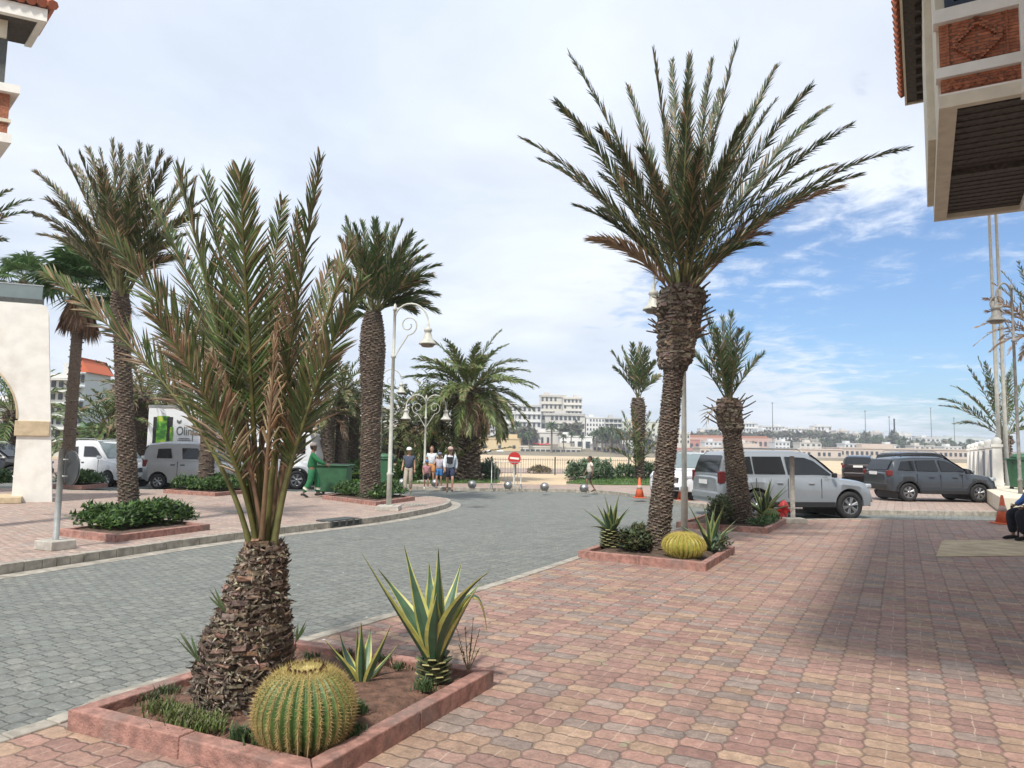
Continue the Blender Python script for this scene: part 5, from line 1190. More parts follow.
    for q in (.15, .20, .25): mb.box((xf+.018, 0, zfb+q), (.012, W*.40, .014))
    mb.build('grille_bar', M['chrome'], root)
    mb = MB(); mb.box((xr-.045, 0, s.get('zplate', .78)), (.015, .50, .12)); mb.build('rear_plate', M['plate'], root); mb = MB(); mb.box((xf+.046, 0, zfb-.02), (.012, .50, .11)); mb.build('front_plate', M['plate'], root)
    zh = s.get('zh', .82)
    for sg in (-1, 1):
        mb = MB(); mb.box((xf-.24, sg*hw*.66, zh), (.26, .32, .13), Matrix.Rotation(-sg*R(28), 3, 'Z')); mb.build('headlight', M['head_l'], root, bevel=.04)
        tl = s.get('tl', (.95, .30)); mb = MB(); mb.box((xr+.13, sg*(hw*.86), tl[0]), (.22, .15, tl[1]*.8)); mb.build('tail_light', M['red_l'], root, bevel=.03)
        mb = MB(); xm = s['xm']; mb.box((xm, sg*(hw+.09), belt(xm)+.08), (.10, .16, .13)); mb.build('mirror', M['black'] if s.get('trim') else paint, root, bevel=.03)
        for hx in s.get('handles', ()):
            mb = MB(); mb.box((hx, sg*(hw+.004), zb_-.16), (.17, .04, .035)); mb.build('door_handle', M['chrome'] if s.get('chrome') else M['black'], root, bevel=.01)
        for dx in s.get('doors', ()):
            mb = MB(); mb.box((dx, sg*(hw-.004), (gc+.22+zb_)/2), (.012, .018, zb_-gc-.28)); mb.build('door_gap', M['black'], root)
    for wx in (s['xf'], s['xb']):
        for sg in (-1, 1):
            y = sg*(hw-.13); MXw = Matrix.Rotation(R(90)*(-sg), 3, 'X'); wh = MB()
            wh.lathe([(wr*.62, -.12), (wr*.9, -.12), (wr, -.08), (wr, .08), (wr*.92, .12), (wr*.64, .12), (wr*.62, .09)], 28, (wx, y, wr), MXw); wo = wh.build('wheel', M['tyre'], root)
            r_ = MB(); r_.lathe([(wr*.63, -.1), (wr*.635, .10), (wr*.58, .11), (wr*.56, .05)], 28, (wx, y, wr), MXw); r_.lathe([(.001, .02), (wr*.57, .02)], 20, (wx, y, wr), MXw, mi=1)
            for k_ in range(6):
                a = k_*math.pi/3+.3
                for da in (-.13, .13):
                    p0 = MXw @ V((wr*.10*math.cos(a), wr*.1*math.sin(a), .085)); p1 = MXw @ V((wr*.60*math.cos(a+da), wr*.60*math.sin(a+da), .10)); c_ = V((wx, y, wr)); r_.tube([p0+c_, p1+c_], [wr*.075, wr*.06], 5, smooth=False)
            r_.lathe([(wr*.16, .06), (wr*.16, .11), (.001, .115)], 12, (wx, y, wr), MXw); r_.build('rim', [s.get('rim', M['rim']), M['black']], wo)
    if s.get('rails'):
        for sg in (-1, 1):
            mb = MB(); x0, x1 = s['rails']; mb.tube([(x0, sg*wt_*.9, zr), (x0+.1, sg*wt_*.9, zr+.07), (x1-.15, sg*wt_*.9, zr+.07), (x1, sg*wt_*.9, zr)], .02, 6); mb.build('roof_rail', M['black'] if s.get('trim') == 2 else M['steel'], root)
    # wheel-well liners
    mb = MB()
    for wx in (s['xf'], s['xb']): mb.box((wx, 0, wr+.02), (wr*1.9, W*.80, wr*1.6))
    mb.box((0, 0, gc+.12), (L*.8, W*.7, .2)); mb.build('underbody', M['black'], root)
    return root
def paint(name, c, metal=.5, rough=.32): return mat(name, c, rough, .03, 3, metal=metal, coat=.8)
P_silver = paint('silver_blue_paint', (.28, .305, .325), .3); P_grey = paint('slate_paint', (.042, .050, .060), .3); P_white = paint('white_paint', (.72, .73, .74), 0); P_black = paint('black_paint', (.015, .015, .018), .2); P_red = paint('dark_red_paint', (.014, .008, .009), .2); P_lsil = paint('light_silver_paint', (.33, .34, .35), .5)
SUV = dict(L=4.78, W=1.90, wr=.385, xf=1.50, xb=-1.29, gc=.34, paint=P_silver, trim=1, chrome=True, zb=.62, zplate=.98, zh=.92, tl=(1.12, .42), xm=.95,
   top=[(-2.39, 1.10), (-2.3, 1.17), (-.2, 1.17), (.95, 1.16), (1.25, 1.13), (1.8, 1.08), (2.15, 1.00), (2.33, .86), (2.39, .70)],
   roof=[(-2.34, 1.18), (-2.20, 1.66), (-2.05, 1.80), (-1.4, 1.85), (0, 1.86), (.35, 1.82), (.62, 1.66), (1.22, 1.15)], ws=.42, rs=-2.14, r0=.05, rails=(-1.9, .2),
   windows=[[(-2.08, 1.24), (-1.98, 1.66), (-1.42, 1.70), (-1.38, 1.24)], [(-1.33, 1.24), (-1.36, 1.70), (-.50, 1.71), (-.42, 1.24)], [(-.34, 1.23), (-.38, 1.71), (.20, 1.69), (.47, 1.60), (.98, 1.23)]],
   handles=(-.62, .32), doors=(-1.32, -.38, .62))
def place(spec, name, label, cat, px, py, heading, which='f', side=-1, **over):
    """put the tyre contact of one visible wheel on ground pixel px,py"""
    s = dict(spec); s.update(over); c = Z(px, py, RZ if over.get('onroad', 1) else 0); h = R(heading)
    wx = s['xf'] if which == 'f' else s['xb']; q = V((wx, side*(s['W']/2-.02), 0)); q.rotate(Matrix.Rotation(h, 3, 'Z')); return car(name, label, cat, c-q, h, s)
place(SUV, 'off_roader', 'large silver blue off-road car parked behind the stubby palm', 'car', 851, 519.8, 10)
DUS = dict(SUV, L=4.34, W=1.80, wr=.345, xf=1.30, xb=-1.37, gc=.30, paint=P_grey, trim=2, chrome=False, zb=.56, zplate=1.02, zh=.86, tl=(1.03, .26), xm=.78,
   top=[(-2.17, 1.0), (-2.08, 1.08), (-.2, 1.07), (.8, 1.05), (1.1, 1.04), (1.7, .98), (2.02, .88), (2.14, .74), (2.17, .6)],
   roof=[(-2.10, 1.09), (-1.86, 1.48), (-1.70, 1.57), (-1.0, 1.63), (0, 1.635), (.25, 1.58), (1.06, 1.05)], ws=.12, rs=-1.78, rails=(-1.5, .1),
   windows=[[(-1.72, 1.16), (-1.55, 1.46), (-1.10, 1.50), (-1.08, 1.14)], [(-1.0, 1.13), (-1.02, 1.51), (-.28, 1.53), (-.20, 1.13)], [(-.10, 1.13), (-.14, 1.53), (.12, 1.50), (.32, 1.42), (.82, 1.13)]], handles=(-.5, .38), doors=(-1.05, -.16, .66))
place(DUS, 'parked_car', 'dark grey compact off-roader with black arches near the white pillars', 'car', 980, 502.8, 3, onroad=0)
b = P(862, 478, 34); place(DUS, 'parked_car', 'black car with a dark red roof edge seen from behind, left of the grey car', 'car', 876, 484.5, 62, 'b', -1, paint=P_red, trim=0, onroad=0)
place(dict(SUV, paint=P_black), 'parked_car', 'black tall car hidden behind the dark grey one, its roof showing', 'car', 916, 489.5, 10, 'b', -1, onroad=0, trim=0)
WS = dict(SUV, L=4.45, W=1.85, paint=P_white, trim=1, wsglass=M['glass_lt'], zb=.50, gc=.26, zh=.80, wr=.35)
WS.update({k_: DUS[k_] for k_ in ('roof', 'windows', 'ws', 'rs', 'xf', 'xb', 'handles', 'doors', 'top', 'xm', 'rails')}); WS['L'] = 4.34
place(WS, 'parked_car', 'white car facing the camera behind the tallest trunk and cones', 'car', 655, 497.5, 232, 'f', -1, onroad=0)
VAN = dict(SUV, L=4.05, W=1.75, wr=.30, xf=1.22, xb=-1.35, gc=.24, paint=P_lsil, trim=0, chrome=False, zb=.48, zplate=.95, zh=.82, tl=(1.0, .35), xm=.80, shoulder=.96, tumble=.84,
   top=[(-2.02, 1.10), (-1.9, 1.14), (.7, 1.12), (1.15, 1.06), (1.6, .98), (1.9, .86), (2.0, .70), (2.025, .55)],
   roof=[(-2.0, 1.12), (-1.93, 1.60), (-1.8, 1.76), (-1.2, 1.84), (0, 1.84), (.25, 1.78), (1.05, 1.08)], ws=.12, rs=-1.86, rails=None,
   windows=[[(-1.45, 1.20), (-1.42, 1.56), (-.95, 1.58), (-.85, 1.20)], [(-.45, 1.18), (-.50, 1.60), (.05, 1.60), (.25, 1.54), (.72, 1.18)]], handles=(-.80, -.42), doors=(-.62, .62), wsglass=M['glass_lt'])
place(VAN, 'parked_van', 'silver compact van behind the low hedge, in front of the box truck', 'van', 157, 489.3, 1, 'b', -1)
place(VAN, 'parked_van', 'white compact van with roof bars between the arch wall and the left palm', 'van', 106, 487.0, -28, 'f', -1, paint=P_white, rails=(-1.5, .1))
place(DUS, 'parked_car', 'dark saloon seen through the white arch at the left edge', 'car', 10, 483, 0, 'f', -1, paint=P_black, trim=0)
place(SUV, 'parked_car', 'white off-road car with a black nose behind the foreground palm fronds', 'car', 296, 489.5, 5, 'f', -1, paint=P_white, trim=2)
# box truck
b = Z(200, 484.5, RZ); sy = b.y; root = thing('box_truck', 'white box truck with a green picture and the lettering Olinia', 'truck', (b.x, b.y, RZ), R(3)); T = lambda px, py: (P(px, py, sy)-b)
x0, x1 = T(148, 440).x, T(268, 440).x; z0, z1 = T(190, 462).z, T(190, 406).z
mb = MB(); mb.box(((x0+x1)/2, 1.1, (z0+z1)/2), (x1-x0, 2.2, z1-z0)); mb.build('box_body', P_white, root, bevel=.05)
mb = MB(); 
for zc_ in (z0+.04, z1-.04): mb.box(((x0+x1)/2, -.01, zc_), (x1-x0, .03, .10))
mb.build('edge_profile', M['steel'], root)
mb = MB(); mb.box(((x0+x1)/2, 1.1, z0-.16), (x1-x0-.4, .9, .25)); mb.build('chassis', M['black'], root)
for wx in (x0+1.2, x1-.4, x1+1.6):
    for yy in (.25, 1.95):
        mb = MB(); mb.lathe([(.2, -.14), (.42, -.14), (.44, -.1), (.44, .1), (.42, .14), (.2, .14), (.001, .08)], 20, (wx, yy, .44), Matrix.Rotation(R(90), 3, 'X')); mb.build('wheel', M['tyre'], root)
mb = MB(); mb.slab([(x1+.1, .5), (x1+2.1, .5), (x1+2.1, 1.3), (x1+1.75, 2.35), (x1+.1, 2.45)], Matrix(((1, 0, 0), (0, 0, 1), (0, 1, 0))), 2.1); mb.v = [(x_, y_+.05, z_) for x_, y_, z_ in mb.v]; mb.build('cab', P_white, root, bevel=.05)
mb = MB(); mb.box((x1+1.15, .04, 1.75), (.9, .02, .65)); mb.build('side_window', M['glass'], root)
def picture_mat():
    k = NT('leaf_picture'); n = k.noise(2.6, k.obj, 4, .6); k.col(k.ramp(n, [(.3, (.01, .05, .01)), (.45, (.04, .17, .02)), (.55, (.16, .38, .04)), (.66, (.5, .5, .06)), (.75, (.05, .15, .03))])); k.rough(.5); return k.mat
pm_ = picture_mat(); fb_ = -.028
def tb(x0_, x1_, y0_, y1_, nm, m, y=-.012, th=.01):
    a_, b_ = T(x0_, y0_), T(x1_, y1_); mb = MB(); mb.box(((a_.x+b_.x)/2, y, (a_.z+b_.z)/2), (abs(b_.x-a_.x), th, abs(a_.z-b_.z))); return mb.build(nm, m, root)
tb(155, 158.5, 417, 449, 'picture_border', M['black']); tb(158.5, 168.5, 416, 449, 'picture', pm_); tb(168.5, 172, 417, 449, 'picture_border', M['black']); tb(171, 172.9, 427, 448, 'picture', pm_, -.022, .006)
inkm = mat('lettering_ink', (.12, .13, .12), .6)
def text(s_, px, py, hpx, nm='lettering', w_=1.0):
    cu = bpy.data.curves.new('t', 'FONT'); cu.body = s_; cu.size = 1; cu.extrude = .004; to = bpy.data.objects.new('t', cu); COL.objects.link(to); bpy.context.view_layer.update()
    dg = bpy.context.evaluated_depsgraph_get(); me = bpy.data.meshes.new_from_object(to.evaluated_get(dg)); bpy.data.objects.remove(to)
    o = bpy.data.objects.new(nm, me); COL.objects.link(o); o.parent = root; me.materials.clear(); me.materials.append(inkm); a_ = T(px, py); sc_ = abs(T(px, py-hpx).z-a_.z)/.72
    o.location = (a_.x, -.02, a_.z); o.rotation_euler = (R(90), 0, 0); o.scale = (sc_*w_, sc_, 1); return o
text('Olinia', 176.5, 435, 9, w_=.72)
text('HUILES ET OLIVES', 177.5, 441, 2, w_=.6) if False else None
mb = MB()
for sg in (-1, 1):
    a_ = T(179.7, 424); d_ = V((sg*.5, 0, 1)).normalized(); L_ = .22; s_ = V((d_.z, 0, -d_.x)); a_.y = -.02
    mb.add([a_, a_+d_*L_*.5+s_*.05, a_+d_*L_, a_+d_*L_*.5-s_*.05], [(0, 1, 2, 3)])
mb.build('leaf_emblem', inkm, root)
mb = MB()
for i, (w0, w1) in enumerate(((179, 190), (178, 191), (180, 190))):
    a_, c_ = T(w0, 438.5+i*1.7), T(w1, 438.5+i*1.7); nn_ = 9
    for j in range(nn_): mb.box((a_.x+(c_.x-a_.x)*(j+.5)/nn_, -.016, a_.z), ((c_.x-a_.x)/nn_*.6, .006, .045))
a_, c_ = T(176, 443.6), T(194, 443.6); mb.box(((a_.x+c_.x)/2, -.016, a_.z), (c_.x-a_.x, .006, .02)); a_, c_ = T(194, 416), T(194, 447); mb.box((a_.x, -.016, (a_.z+c_.z)/2), (.03, .006, a_.z-c_.z)); mb.build('small_print', inkm, root)
# ------------------------------------------------------------------ people
def skin_mesh(vs, es, rad, sub=1, root_i=0):
    me = bpy.data.meshes.new('tmp'); me.from_pydata([tuple(v) for v in vs], es, []); o = bpy.data.objects.new('tmp', me); COL.objects.link(o)
    md = o.modifiers.new('s', 'SKIN'); md.use_smooth_shade = True
    sv = me.skin_vertices[0].data if me.skin_vertices else None
    if sv is None:
        import bmesh
        bm = bmesh.new(); bm.from_mesh(me); bm.verts.layers.skin.verify(); bm.to_mesh(me); bm.free(); sv = me.skin_vertices[0].data
    for i, r_ in enumerate(rad):
        sv[i].radius = (r_, r_) if not hasattr(r_, '__len__') else r_; sv[i].use_root = (i == root_i)
    if sub: ss = o.modifiers.new('u', 'SUBSURF'); ss.levels = sub; ss.render_levels = sub
    bpy.context.view_layer.update(); dg = bpy.context.evaluated_depsgraph_get(); out = bpy.data.meshes.new_from_object(o.evaluated_get(dg)); bpy.data.objects.remove(o); return out
def add_mesh(mb, me, mi=0, col=None):
    mb.add([v.co.copy() for v in me.vertices], [tuple(p.vertices) for p in me.polygons], col, mi, True); bpy.data.meshes.remove(me)
STAND = dict(pelvis=(0, 0, .97), waist=(0, 0, 1.10), chest=(0, .01, 1.30), neck=(0, 0, 1.46), head=(0, .02, 1.60), hipL=(-.09, 0, .93), kneeL=(-.10, .02, .51), ankL=(-.10, -.01, .09), toeL=(-.11, .15, .035), hipR=(.09, 0, .93), kneeR=(.10, .02, .51), ankR=(.10, -.01, .09), toeR=(.11, .15, .035),
             shL=(-.18, 0, 1.40), elL=(-.23, -.02, 1.12), wrL=(-.25, .06, .88), shR=(.18, 0, 1.40), elR=(.23, -.02, 1.12), wrR=(.25, .06, .88))
def person(label, pos, rz, H, pose, skin, wear, hair=M['hair'], hat=None, hairlong=False, extras=None):
    root = thing('person', label, 'person', pos, rz); k_ = H/1.75; J = dict(STAND); J.update(pose); J = {a: V(b)*k_ for a, b in J.items()}
    names = ['pelvis', 'waist', 'chest', 'neck', 'head', 'hipL', 'kneeL', 'ankL', 'toeL', 'hipR', 'kneeR', 'ankR', 'toeR', 'shL', 'elL', 'wrL', 'shR', 'elR', 'wrR']
    rr = dict(pelvis=.135, waist=.125, chest=.145, neck=.055, head=.06, hip=.088, knee=.056, ank=.037, toe=.03, sh=.06, el=.042, wr=.027)
    es = [('pelvis', 'waist'), ('waist', 'chest'), ('chest', 'neck'), ('neck', 'head'), ('pelvis', 'hipL'), ('hipL', 'kneeL'), ('kneeL', 'ankL'), ('ankL', 'toeL'), ('pelvis', 'hipR'), ('hipR', 'kneeR'), ('kneeR', 'ankR'), ('ankR', 'toeR'), ('chest', 'shL'), ('shL', 'elL'), ('elL', 'wrL'), ('chest', 'shR'), ('shR', 'elR'), ('elR', 'wrR')]
    def rad(nm, add=0): b = nm.rstrip('LR'); return (rr[b]+add)*k_
    mb = MB(); add_mesh(mb, skin_mesh([J[a] for a in names], [(names.index(a), names.index(b)) for a, b in es], [rad(a) for a in names]))
    # head with nose, chin and ears
    hc = J['head']+V((0, .0, .045))*k_; up = (J['head']-J['neck']).normalized(); mb.ball(hc, .105*k_, 14, 10, sq=(.80, .95, 1.16)); mb.ball(hc+V((0, .095, -.015))*k_, .018*k_, 6, 5, sq=(.8, 1.2, 1.3)); mb.ball(hc+V((0, .055, -.085))*k_, .045*k_, 8, 6)
    for sg in (-1, 1): mb.ball(hc+V((sg*.086, 0, -.005))*k_, .026*k_, 6, 5, sq=(.4, .8, 1.2))
    for s_ in 'LR':
        w_, e_ = J['wr'+s_], J['el'+s_]; d = (w_-e_).normalized(); sd = V((1 if s_ == 'R' else -1, 0, 0)); sd = (sd-d*sd.dot(d)).normalized(); f_ = d.cross(sd)
        if f_.y < 0: f_ = -f_
        pal = w_+d*.075*k_; mb.tube([w_-d*.01, w_+d*.03*k_, pal, pal+d*.015*k_], [.026*k_, .036*k_, .038*k_, .03*k_], 8, flat=.5)
        for q in range(4):
            o = f_*(q-1.5)*.018*k_; L_ = (.07, .08, .075, .058)[q]*k_; mb.tube([pal+o, pal+o+d*L_*.5-sd*.006*k_, pal+o+d*L_*.9-sd*.025*k_], [.0095*k_, .0085*k_, .006*k_], 5)
        mb.tube([w_+d*.02*k_+f_*.02*k_, w_+d*.055*k_+f_*.05*k_, w_+d*.09*k_+f_*.058*k_-sd*.01*k_], [.012*k_, .011*k_, .007*k_], 5)
    mb.build('body', skin, root)
    mb = MB()
    for sg in (-1, 1): mb.ball(hc+V((sg*.034, .092, .012))*k_, .011*k_, 6, 5)
    mb.build('eyes', M['hair'], root)
    mb = MB(); mb.box(hc+V((0, .094, -.055))*k_, (.045*k_, .012*k_, .010*k_)); mb.build('mouth', mat('lips', (.25, .09, .07), .6) if 'lips' not in bpy.data.materials else bpy.data.materials['lips'], root)
    # hair
    mb = MB(); mb.ball(hc+V((0, -.018, .022))*k_, .112*k_, 14, 10, sq=(.84, .93, 1.12))
    if hairlong: mb.tube([hc+V((0, -.08, .02))*k_, hc+V((0, -.12, -.12))*k_, hc+V((0, -.12, -.28))*k_], [.07*k_, .065*k_, .03*k_], 8)
    mb.build('hair', hair, root)
    if hat:
        mb = MB(); mb.lathe([(.118, .0), (.114, .05), (.085, .10), (.03, .125), (.001, .128)], 14, hc+V((0, -.005*k_, .03*k_)), Matrix.Diagonal((k_, k_*1.08, k_)).to_3x3())
        mb.slab([(.10*math.cos(a)*k_, (.09+.12*max(0, math.sin(a)))*k_) for a in [math.pi*i/10 for i in range(11)]], Matrix.Translation(hc+V((0, 0, .03*k_))), .008*k_); mb.build('cap', hat, root)
    def interpJ(a, b, t): return J[a].lerp(J[b], t)
    for g in wear:
        kind, m, add = g[0], g[1], g[2] if len(g) > 2 else .016
        if kind in ('shirt', 'long_shirt'):
            ln = 1.0 if kind == 'long_shirt' else .55
            n_ = ['pelvis', 'waist', 'chest', 'ntop', 'shL', 'elL', 'shR', 'elR']; pts_ = {'pelvis': J['pelvis']+V((0, 0, -.06))*k_, 'waist': J['waist'], 'chest': J['chest'], 'ntop': interpJ('chest', 'neck', .75), 'shL': J['shL'], 'elL': interpJ('shL', 'elL', ln), 'shR': J['shR'], 'elR': interpJ('shR', 'elR', ln)}
            rds = [rad('pelvis', add+.03), rad('waist', add+.015), rad('chest', add), .075*k_, rad('sh', add), rad('el', add+.008), rad('sh', add), rad('el', add+.008)]; ee = [(0, 1), (1, 2), (2, 3), (2, 4), (4, 5), (2, 6), (6, 7)]
            vs_ = [pts_[a] for a in n_]
            if kind == 'long_shirt':
                vs_ += [interpJ('elL', 'wrL', .92), interpJ('elR', 'wrR', .92)]; rds += [rad('wr', add)]*2; ee += [(5, 8), (7, 9)]
            mb = MB(); add_mesh(mb, skin_mesh(vs_, ee, rds)); mb.build('shirt', m, root)
        if kind in ('shorts', 'trousers'):
            ln = .95 if kind == 'trousers' else .0
            vs_ = [J['waist'].lerp(J['pelvis'], .2), J['pelvis']]; rds = [rad('pelvis', add), rad('pelvis', add+.01)]; ee = [(0, 1)]
            for s_ in 'LR':
                i0 = len(vs_); vs_ += [J['hip'+s_], interpJ('hip'+s_, 'knee'+s_, .85 if kind == 'shorts' else 1)]; rds += [rad('hip', add), rad('knee', add+.02)]; ee += [(1, i0), (i0, i0+1)]
                if kind == 'trousers': vs_.append(interpJ('knee'+s_, 'ank'+s_, .93)); rds.append(rad('ank', add+.02)); ee.append((i0+1, i0+2))
            mb = MB(); add_mesh(mb, skin_mesh(vs_, ee, rds, root_i=1)); mb.build(kind, m, root)
        if kind == 'shoes':
            for s_ in 'LR':
                a, t = J['ank'+s_], J['toe'+s_]; mb = MB(); d = (t-a); d.z = 0; d.normalize(); mb.tube([a-d*.07*k_-V((0, 0, .04*k_)), a-V((0, 0, .035*k_))+d*.02*k_, t+V((0, 0, .012*k_)), t+d*.06*k_], [.035*k_, .048*k_, .042*k_, .02*k_], 8, flat=.9); mb.build('shoe', m, root)
        if kind == 'bag':
            mb = MB(); c_ = J['chest']+V(g[3])*k_; mb.box(c_, [q*k_ for q in g[4]]); bo = mb.build('bag', m, root, bevel=.03)
            mb = MB(); mb.tube([c_+V((-.12, 0, .05))*k_, J['shL']+V((.05, .06, .07))*k_, J['shL']+V((.05, -.06, .07))*k_, c_+V((-.1, -.12, 0))*k_], .018*k_, 5); mb.tube([c_+V((.12, 0, .05))*k_, J['shR']+V((-.05, .06, .07))*k_, J['shR']+V((-.05, -.06, .07))*k_, c_+V((.1, -.12, 0))*k_], .018*k_, 5); mb.build('strap', m, root)
    return root, J, k_
def fab(n, c): return mat(n, c, .9, .15, 12, .002, 60)
walkA = dict(kneeL=(-.10, .20, .54), ankL=(-.10, .18, .13), toeL=(-.10, .33, .10), kneeR=(.09, -.04, .51), ankR=(.09, -.26, .14), toeR=(.10, -.14, .03), elL=(-.24, -.10, 1.13), wrL=(-.22, -.06, .89), elR=(.23, .06, 1.13), wrR=(.20, .22, .93))
walkB = dict(kneeL=(-.09, .02, .51), ankL=(-.09, -.12, .10), toeL=(-.1, .03, .03), kneeR=(.10, .14, .53), ankR=(.10, .16, .10), toeR=(.11, .31, .05))
zr = RZ
def spot(px, py, z=0): return Z(px, py, z)
S_ = M['skin']; D_k = M['skin_d']
person('man in a white cap, dark blue shirt and beige trousers walking towards us', spot(408, 492, RZ), R(180), 1.75, dict(walkB, wrR=(.24, .16, .95)), S_, [('shirt', fab('navy_cloth', (.06, .075, .11)), .025), ('trousers', fab('beige_cloth', (.42, .36, .29))), ('shoes', fab('tan_shoe', (.3, .22, .15)))], hat=fab('white_cap', (.7, .7, .66)))
person('woman in a white top and orange skirt-like shorts left of the children', spot(431, 485.8, 0), R(175), 1.72, walkB, S_, [('shirt', fab('white_cloth', (.6, .62, .64))), ('shorts', fab('orange_cloth', (.55, .26, .10)), .03), ('shoes', fab('sandal', (.2, .12, .08)))], hair=fab('brown_hair', (.10, .05, .03)), hairlong=True)
person('small child in a blue cap, pink top and dark shorts', spot(426, 489.3, 0), R(190), 1.15, dict(walkA), S_, [('shirt', fab('pink_cloth', (.50, .24, .26))), ('shorts', fab('dark_cloth', (.03, .03, .04))), ('shoes', fab('white_shoe', (.6, .6, .6)))], hat=fab('blue_cap', (.10, .22, .40)))
person('older child in a grey top and bright blue shorts holding out one arm', spot(439, 488.3, 0), R(170), 1.45, dict(walkB, elR=(.26, .10, 1.18), wrR=(.20, .32, 1.20)), S_, [('shirt', fab('grey_cloth', (.40, .38, .42))), ('shorts', fab('blue_cloth', (.05, .18, .42))), ('shoes', fab('pale_shoe', (.5, .5, .5)))], hat=fab('grey_cap', (.16, .18, .24)))
person('man in a white shirt and navy shorts with a dark bag on his chest', spot(449.5, 492.5, RZ), R(185), 1.80, dict(walkA), S_, [('long_shirt', fab('pale_shirt', (.62, .66, .70)), .03), ('shorts', fab('navy_shorts', (.03, .04, .08)), .03), ('shoes', fab('brown_sandal', (.12, .07, .05))), ('bag', fab('black_bag', (.02, .02, .025)), 0, (.02, .19, -.04), (.24, .12, .26))], hat=fab('tan_cap', (.45, .33, .28)))
person('boy in a cream T-shirt and dark shorts walking left on the far pavement', spot(590, 492, 0), R(100), 1.42, dict(walkA), D_k, [('shirt', fab('cream_cloth', (.62, .58, .50)), .025), ('shorts', fab('olive_shorts', (.07, .07, .06)), .02), ('shoes', fab('dark_shoe', (.10, .05, .04)))])
sw = person('street sweeper in green overalls with reflective bands pushing the container', spot(311, 497.5, 0), R(-75), 1.72, dict(walkA, elL=(-.20, .18, 1.20), wrL=(-.16, .42, 1.08), elR=(.20, .18, 1.20), wrR=(.16, .42, 1.08)), D_k, [('long_shirt', fab('green_overall', (.02, .16, .06)), .03), ('trousers', fab('green_overall_leg', (.02, .15, .06)), .035), ('shoes', fab('black_boot', (.03, .03, .03)))], hat=fab('faded_cap', (.24, .2, .18)))
root, J, k_ = sw; mb = MB()
for s_ in 'LR':
    c_ = J['knee'+s_].lerp(J['ank'+s_], .6); d_ = (J['ank'+s_]-J['knee'+s_]).normalized(); mb.tube([c_-d_*.035, c_+d_*.035], .098, 12)
mb.build('reflective_band', fab('reflective', (.6, .62, .5)), root)
# seated man and chair at the right edge
sp_ = Z(1036, 541); cz_ = R(88)
root = thing('chair', 'brown wooden chair under the seated man at the right edge', 'chair', sp_, cz_); wd = mat('brown_wood', (.09, .045, .025), .6, .3, 8)
for x_ in (-.20, .20):
    for y_ in (-.20, .20):
        mb = MB(); mb.tube([(x_*1.05, y_*1.08, 0), (x_, y_, .44)], .02, 8); mb.build('leg', wd, root)
mb = MB(); mb.box((0, 0, .45), (.46, .46, .04)); mb.build('seat', wd, root, bevel=.012)
mb = MB(); mb.box((0, -.23, .92), (.44, .03, .12)); mb.box((0, -.22, .70), (.44, .025, .07)); mb.tube([(-.21, -.21, .46), (-.21, -.25, 1.0)], .018, 6); mb.tube([(.21, -.21, .46), (.21, -.25, 1.0)], .018, 6); mb.build('backrest', wd, root)
seat = dict(pelvis=(0, -.10, .58), waist=(0, -.11, .72), chest=(0, -.06, .94), neck=(0, -.02, 1.10), head=(0, .03, 1.23), hipL=(-.09, -.06, .56), kneeL=(-.12, .40, .56), ankL=(-.12, .28, .10), toeL=(-.12, .43, .035), hipR=(.09, -.06, .56), kneeR=(.12, .42, .57), ankR=(.12, .36, .10), toeR=(.13, .51, .035),
  shL=(-.18, -.05, 1.04), elL=(-.23, .06, .80), wrL=(-.17, .28, .70), shR=(.18, -.05, 1.04), elR=(.23, .06, .80), wrR=(.17, .28, .70))
person('seated man in a blue shirt and black trousers on a brown chair', sp_, cz_, 1.75, seat, D_k, [('long_shirt', fab('blue_shirt', (.07, .16, .42)), .025), ('trousers', fab('black_trousers', (.012, .013, .02)), .03), ('shoes', fab('black_shoe', (.015, .015, .015)))])
# ------------------------------------------------------------------ far town across the bay
HAZE = .0004
mb = MB()                    # raised ground under the town (hill)
def hillp(px, py, Y): p = P(px, py, Y); return p
rows = []
prof = [(-700, 449, 120, 130), (0, 446, 120, 130)]
def strip(name, pts, Ys, m):   # pts: list of px; rows of (py per px) ; each row at distance Ys
    mb = MB(); n = len(pts); vs = []
    for (rowpy, Y) in Ys:
        for px, py in zip(pts, rowpy): vs.append(P(px, py, Y))
    vs = [V((v.x, v.y-4, -1.6)) for v in vs[:n]]+vs; Ys = [0]+list(Ys)
    for j in range(len(Ys)-1):
        for i in range(n-1): mb.f.append((j*n+i, j*n+i+1, (j+1)*n+i+1, (j+1)*n+i)); mb.c.append(None); mb.m.append(0); mb.sm.append(True)
    mb.v = [tuple(v) for v in vs]; return struct(name, mb, m)
M['hill'] = mat('hill_scrub', (.20, .17, .12), .95, .3, .03, dirt=(.07, .10, .05), dscale=.03, dfac=.8, objc=False)
strip('hill', [-900, -100, 200, 420, 480, 540, 600, 680, 800, 900, 1300], [
    ([450, 449, 449, 454, 455, 455, 455.3, 456, 457.5, 459, 462], 330), ([440, 439, 440, 442, 440, 441, 443, 453, 456, 458, 461], 420),
    ([425, 424, 424, 423, 418, 420, 430, 450, 454, 457, 460], 560), ([420, 419, 418, 416, 412, 416, 426, 438, 442, 450, 456], 900)], M['hill'])
GL_far = mat('far_window', (.045, .055, .065), .3, .1); WH = (.62, .61, .57); protoW = {}
def wmesh(w_, h_):
    key = (round(w_, 2), round(h_, 2))
    if key not in protoW: mb = MB(); mb.box((0, 0, 0), (w_, .3, h_)); protoW[key] = mb.mesh('window', GL_far)
    return protoW[key]
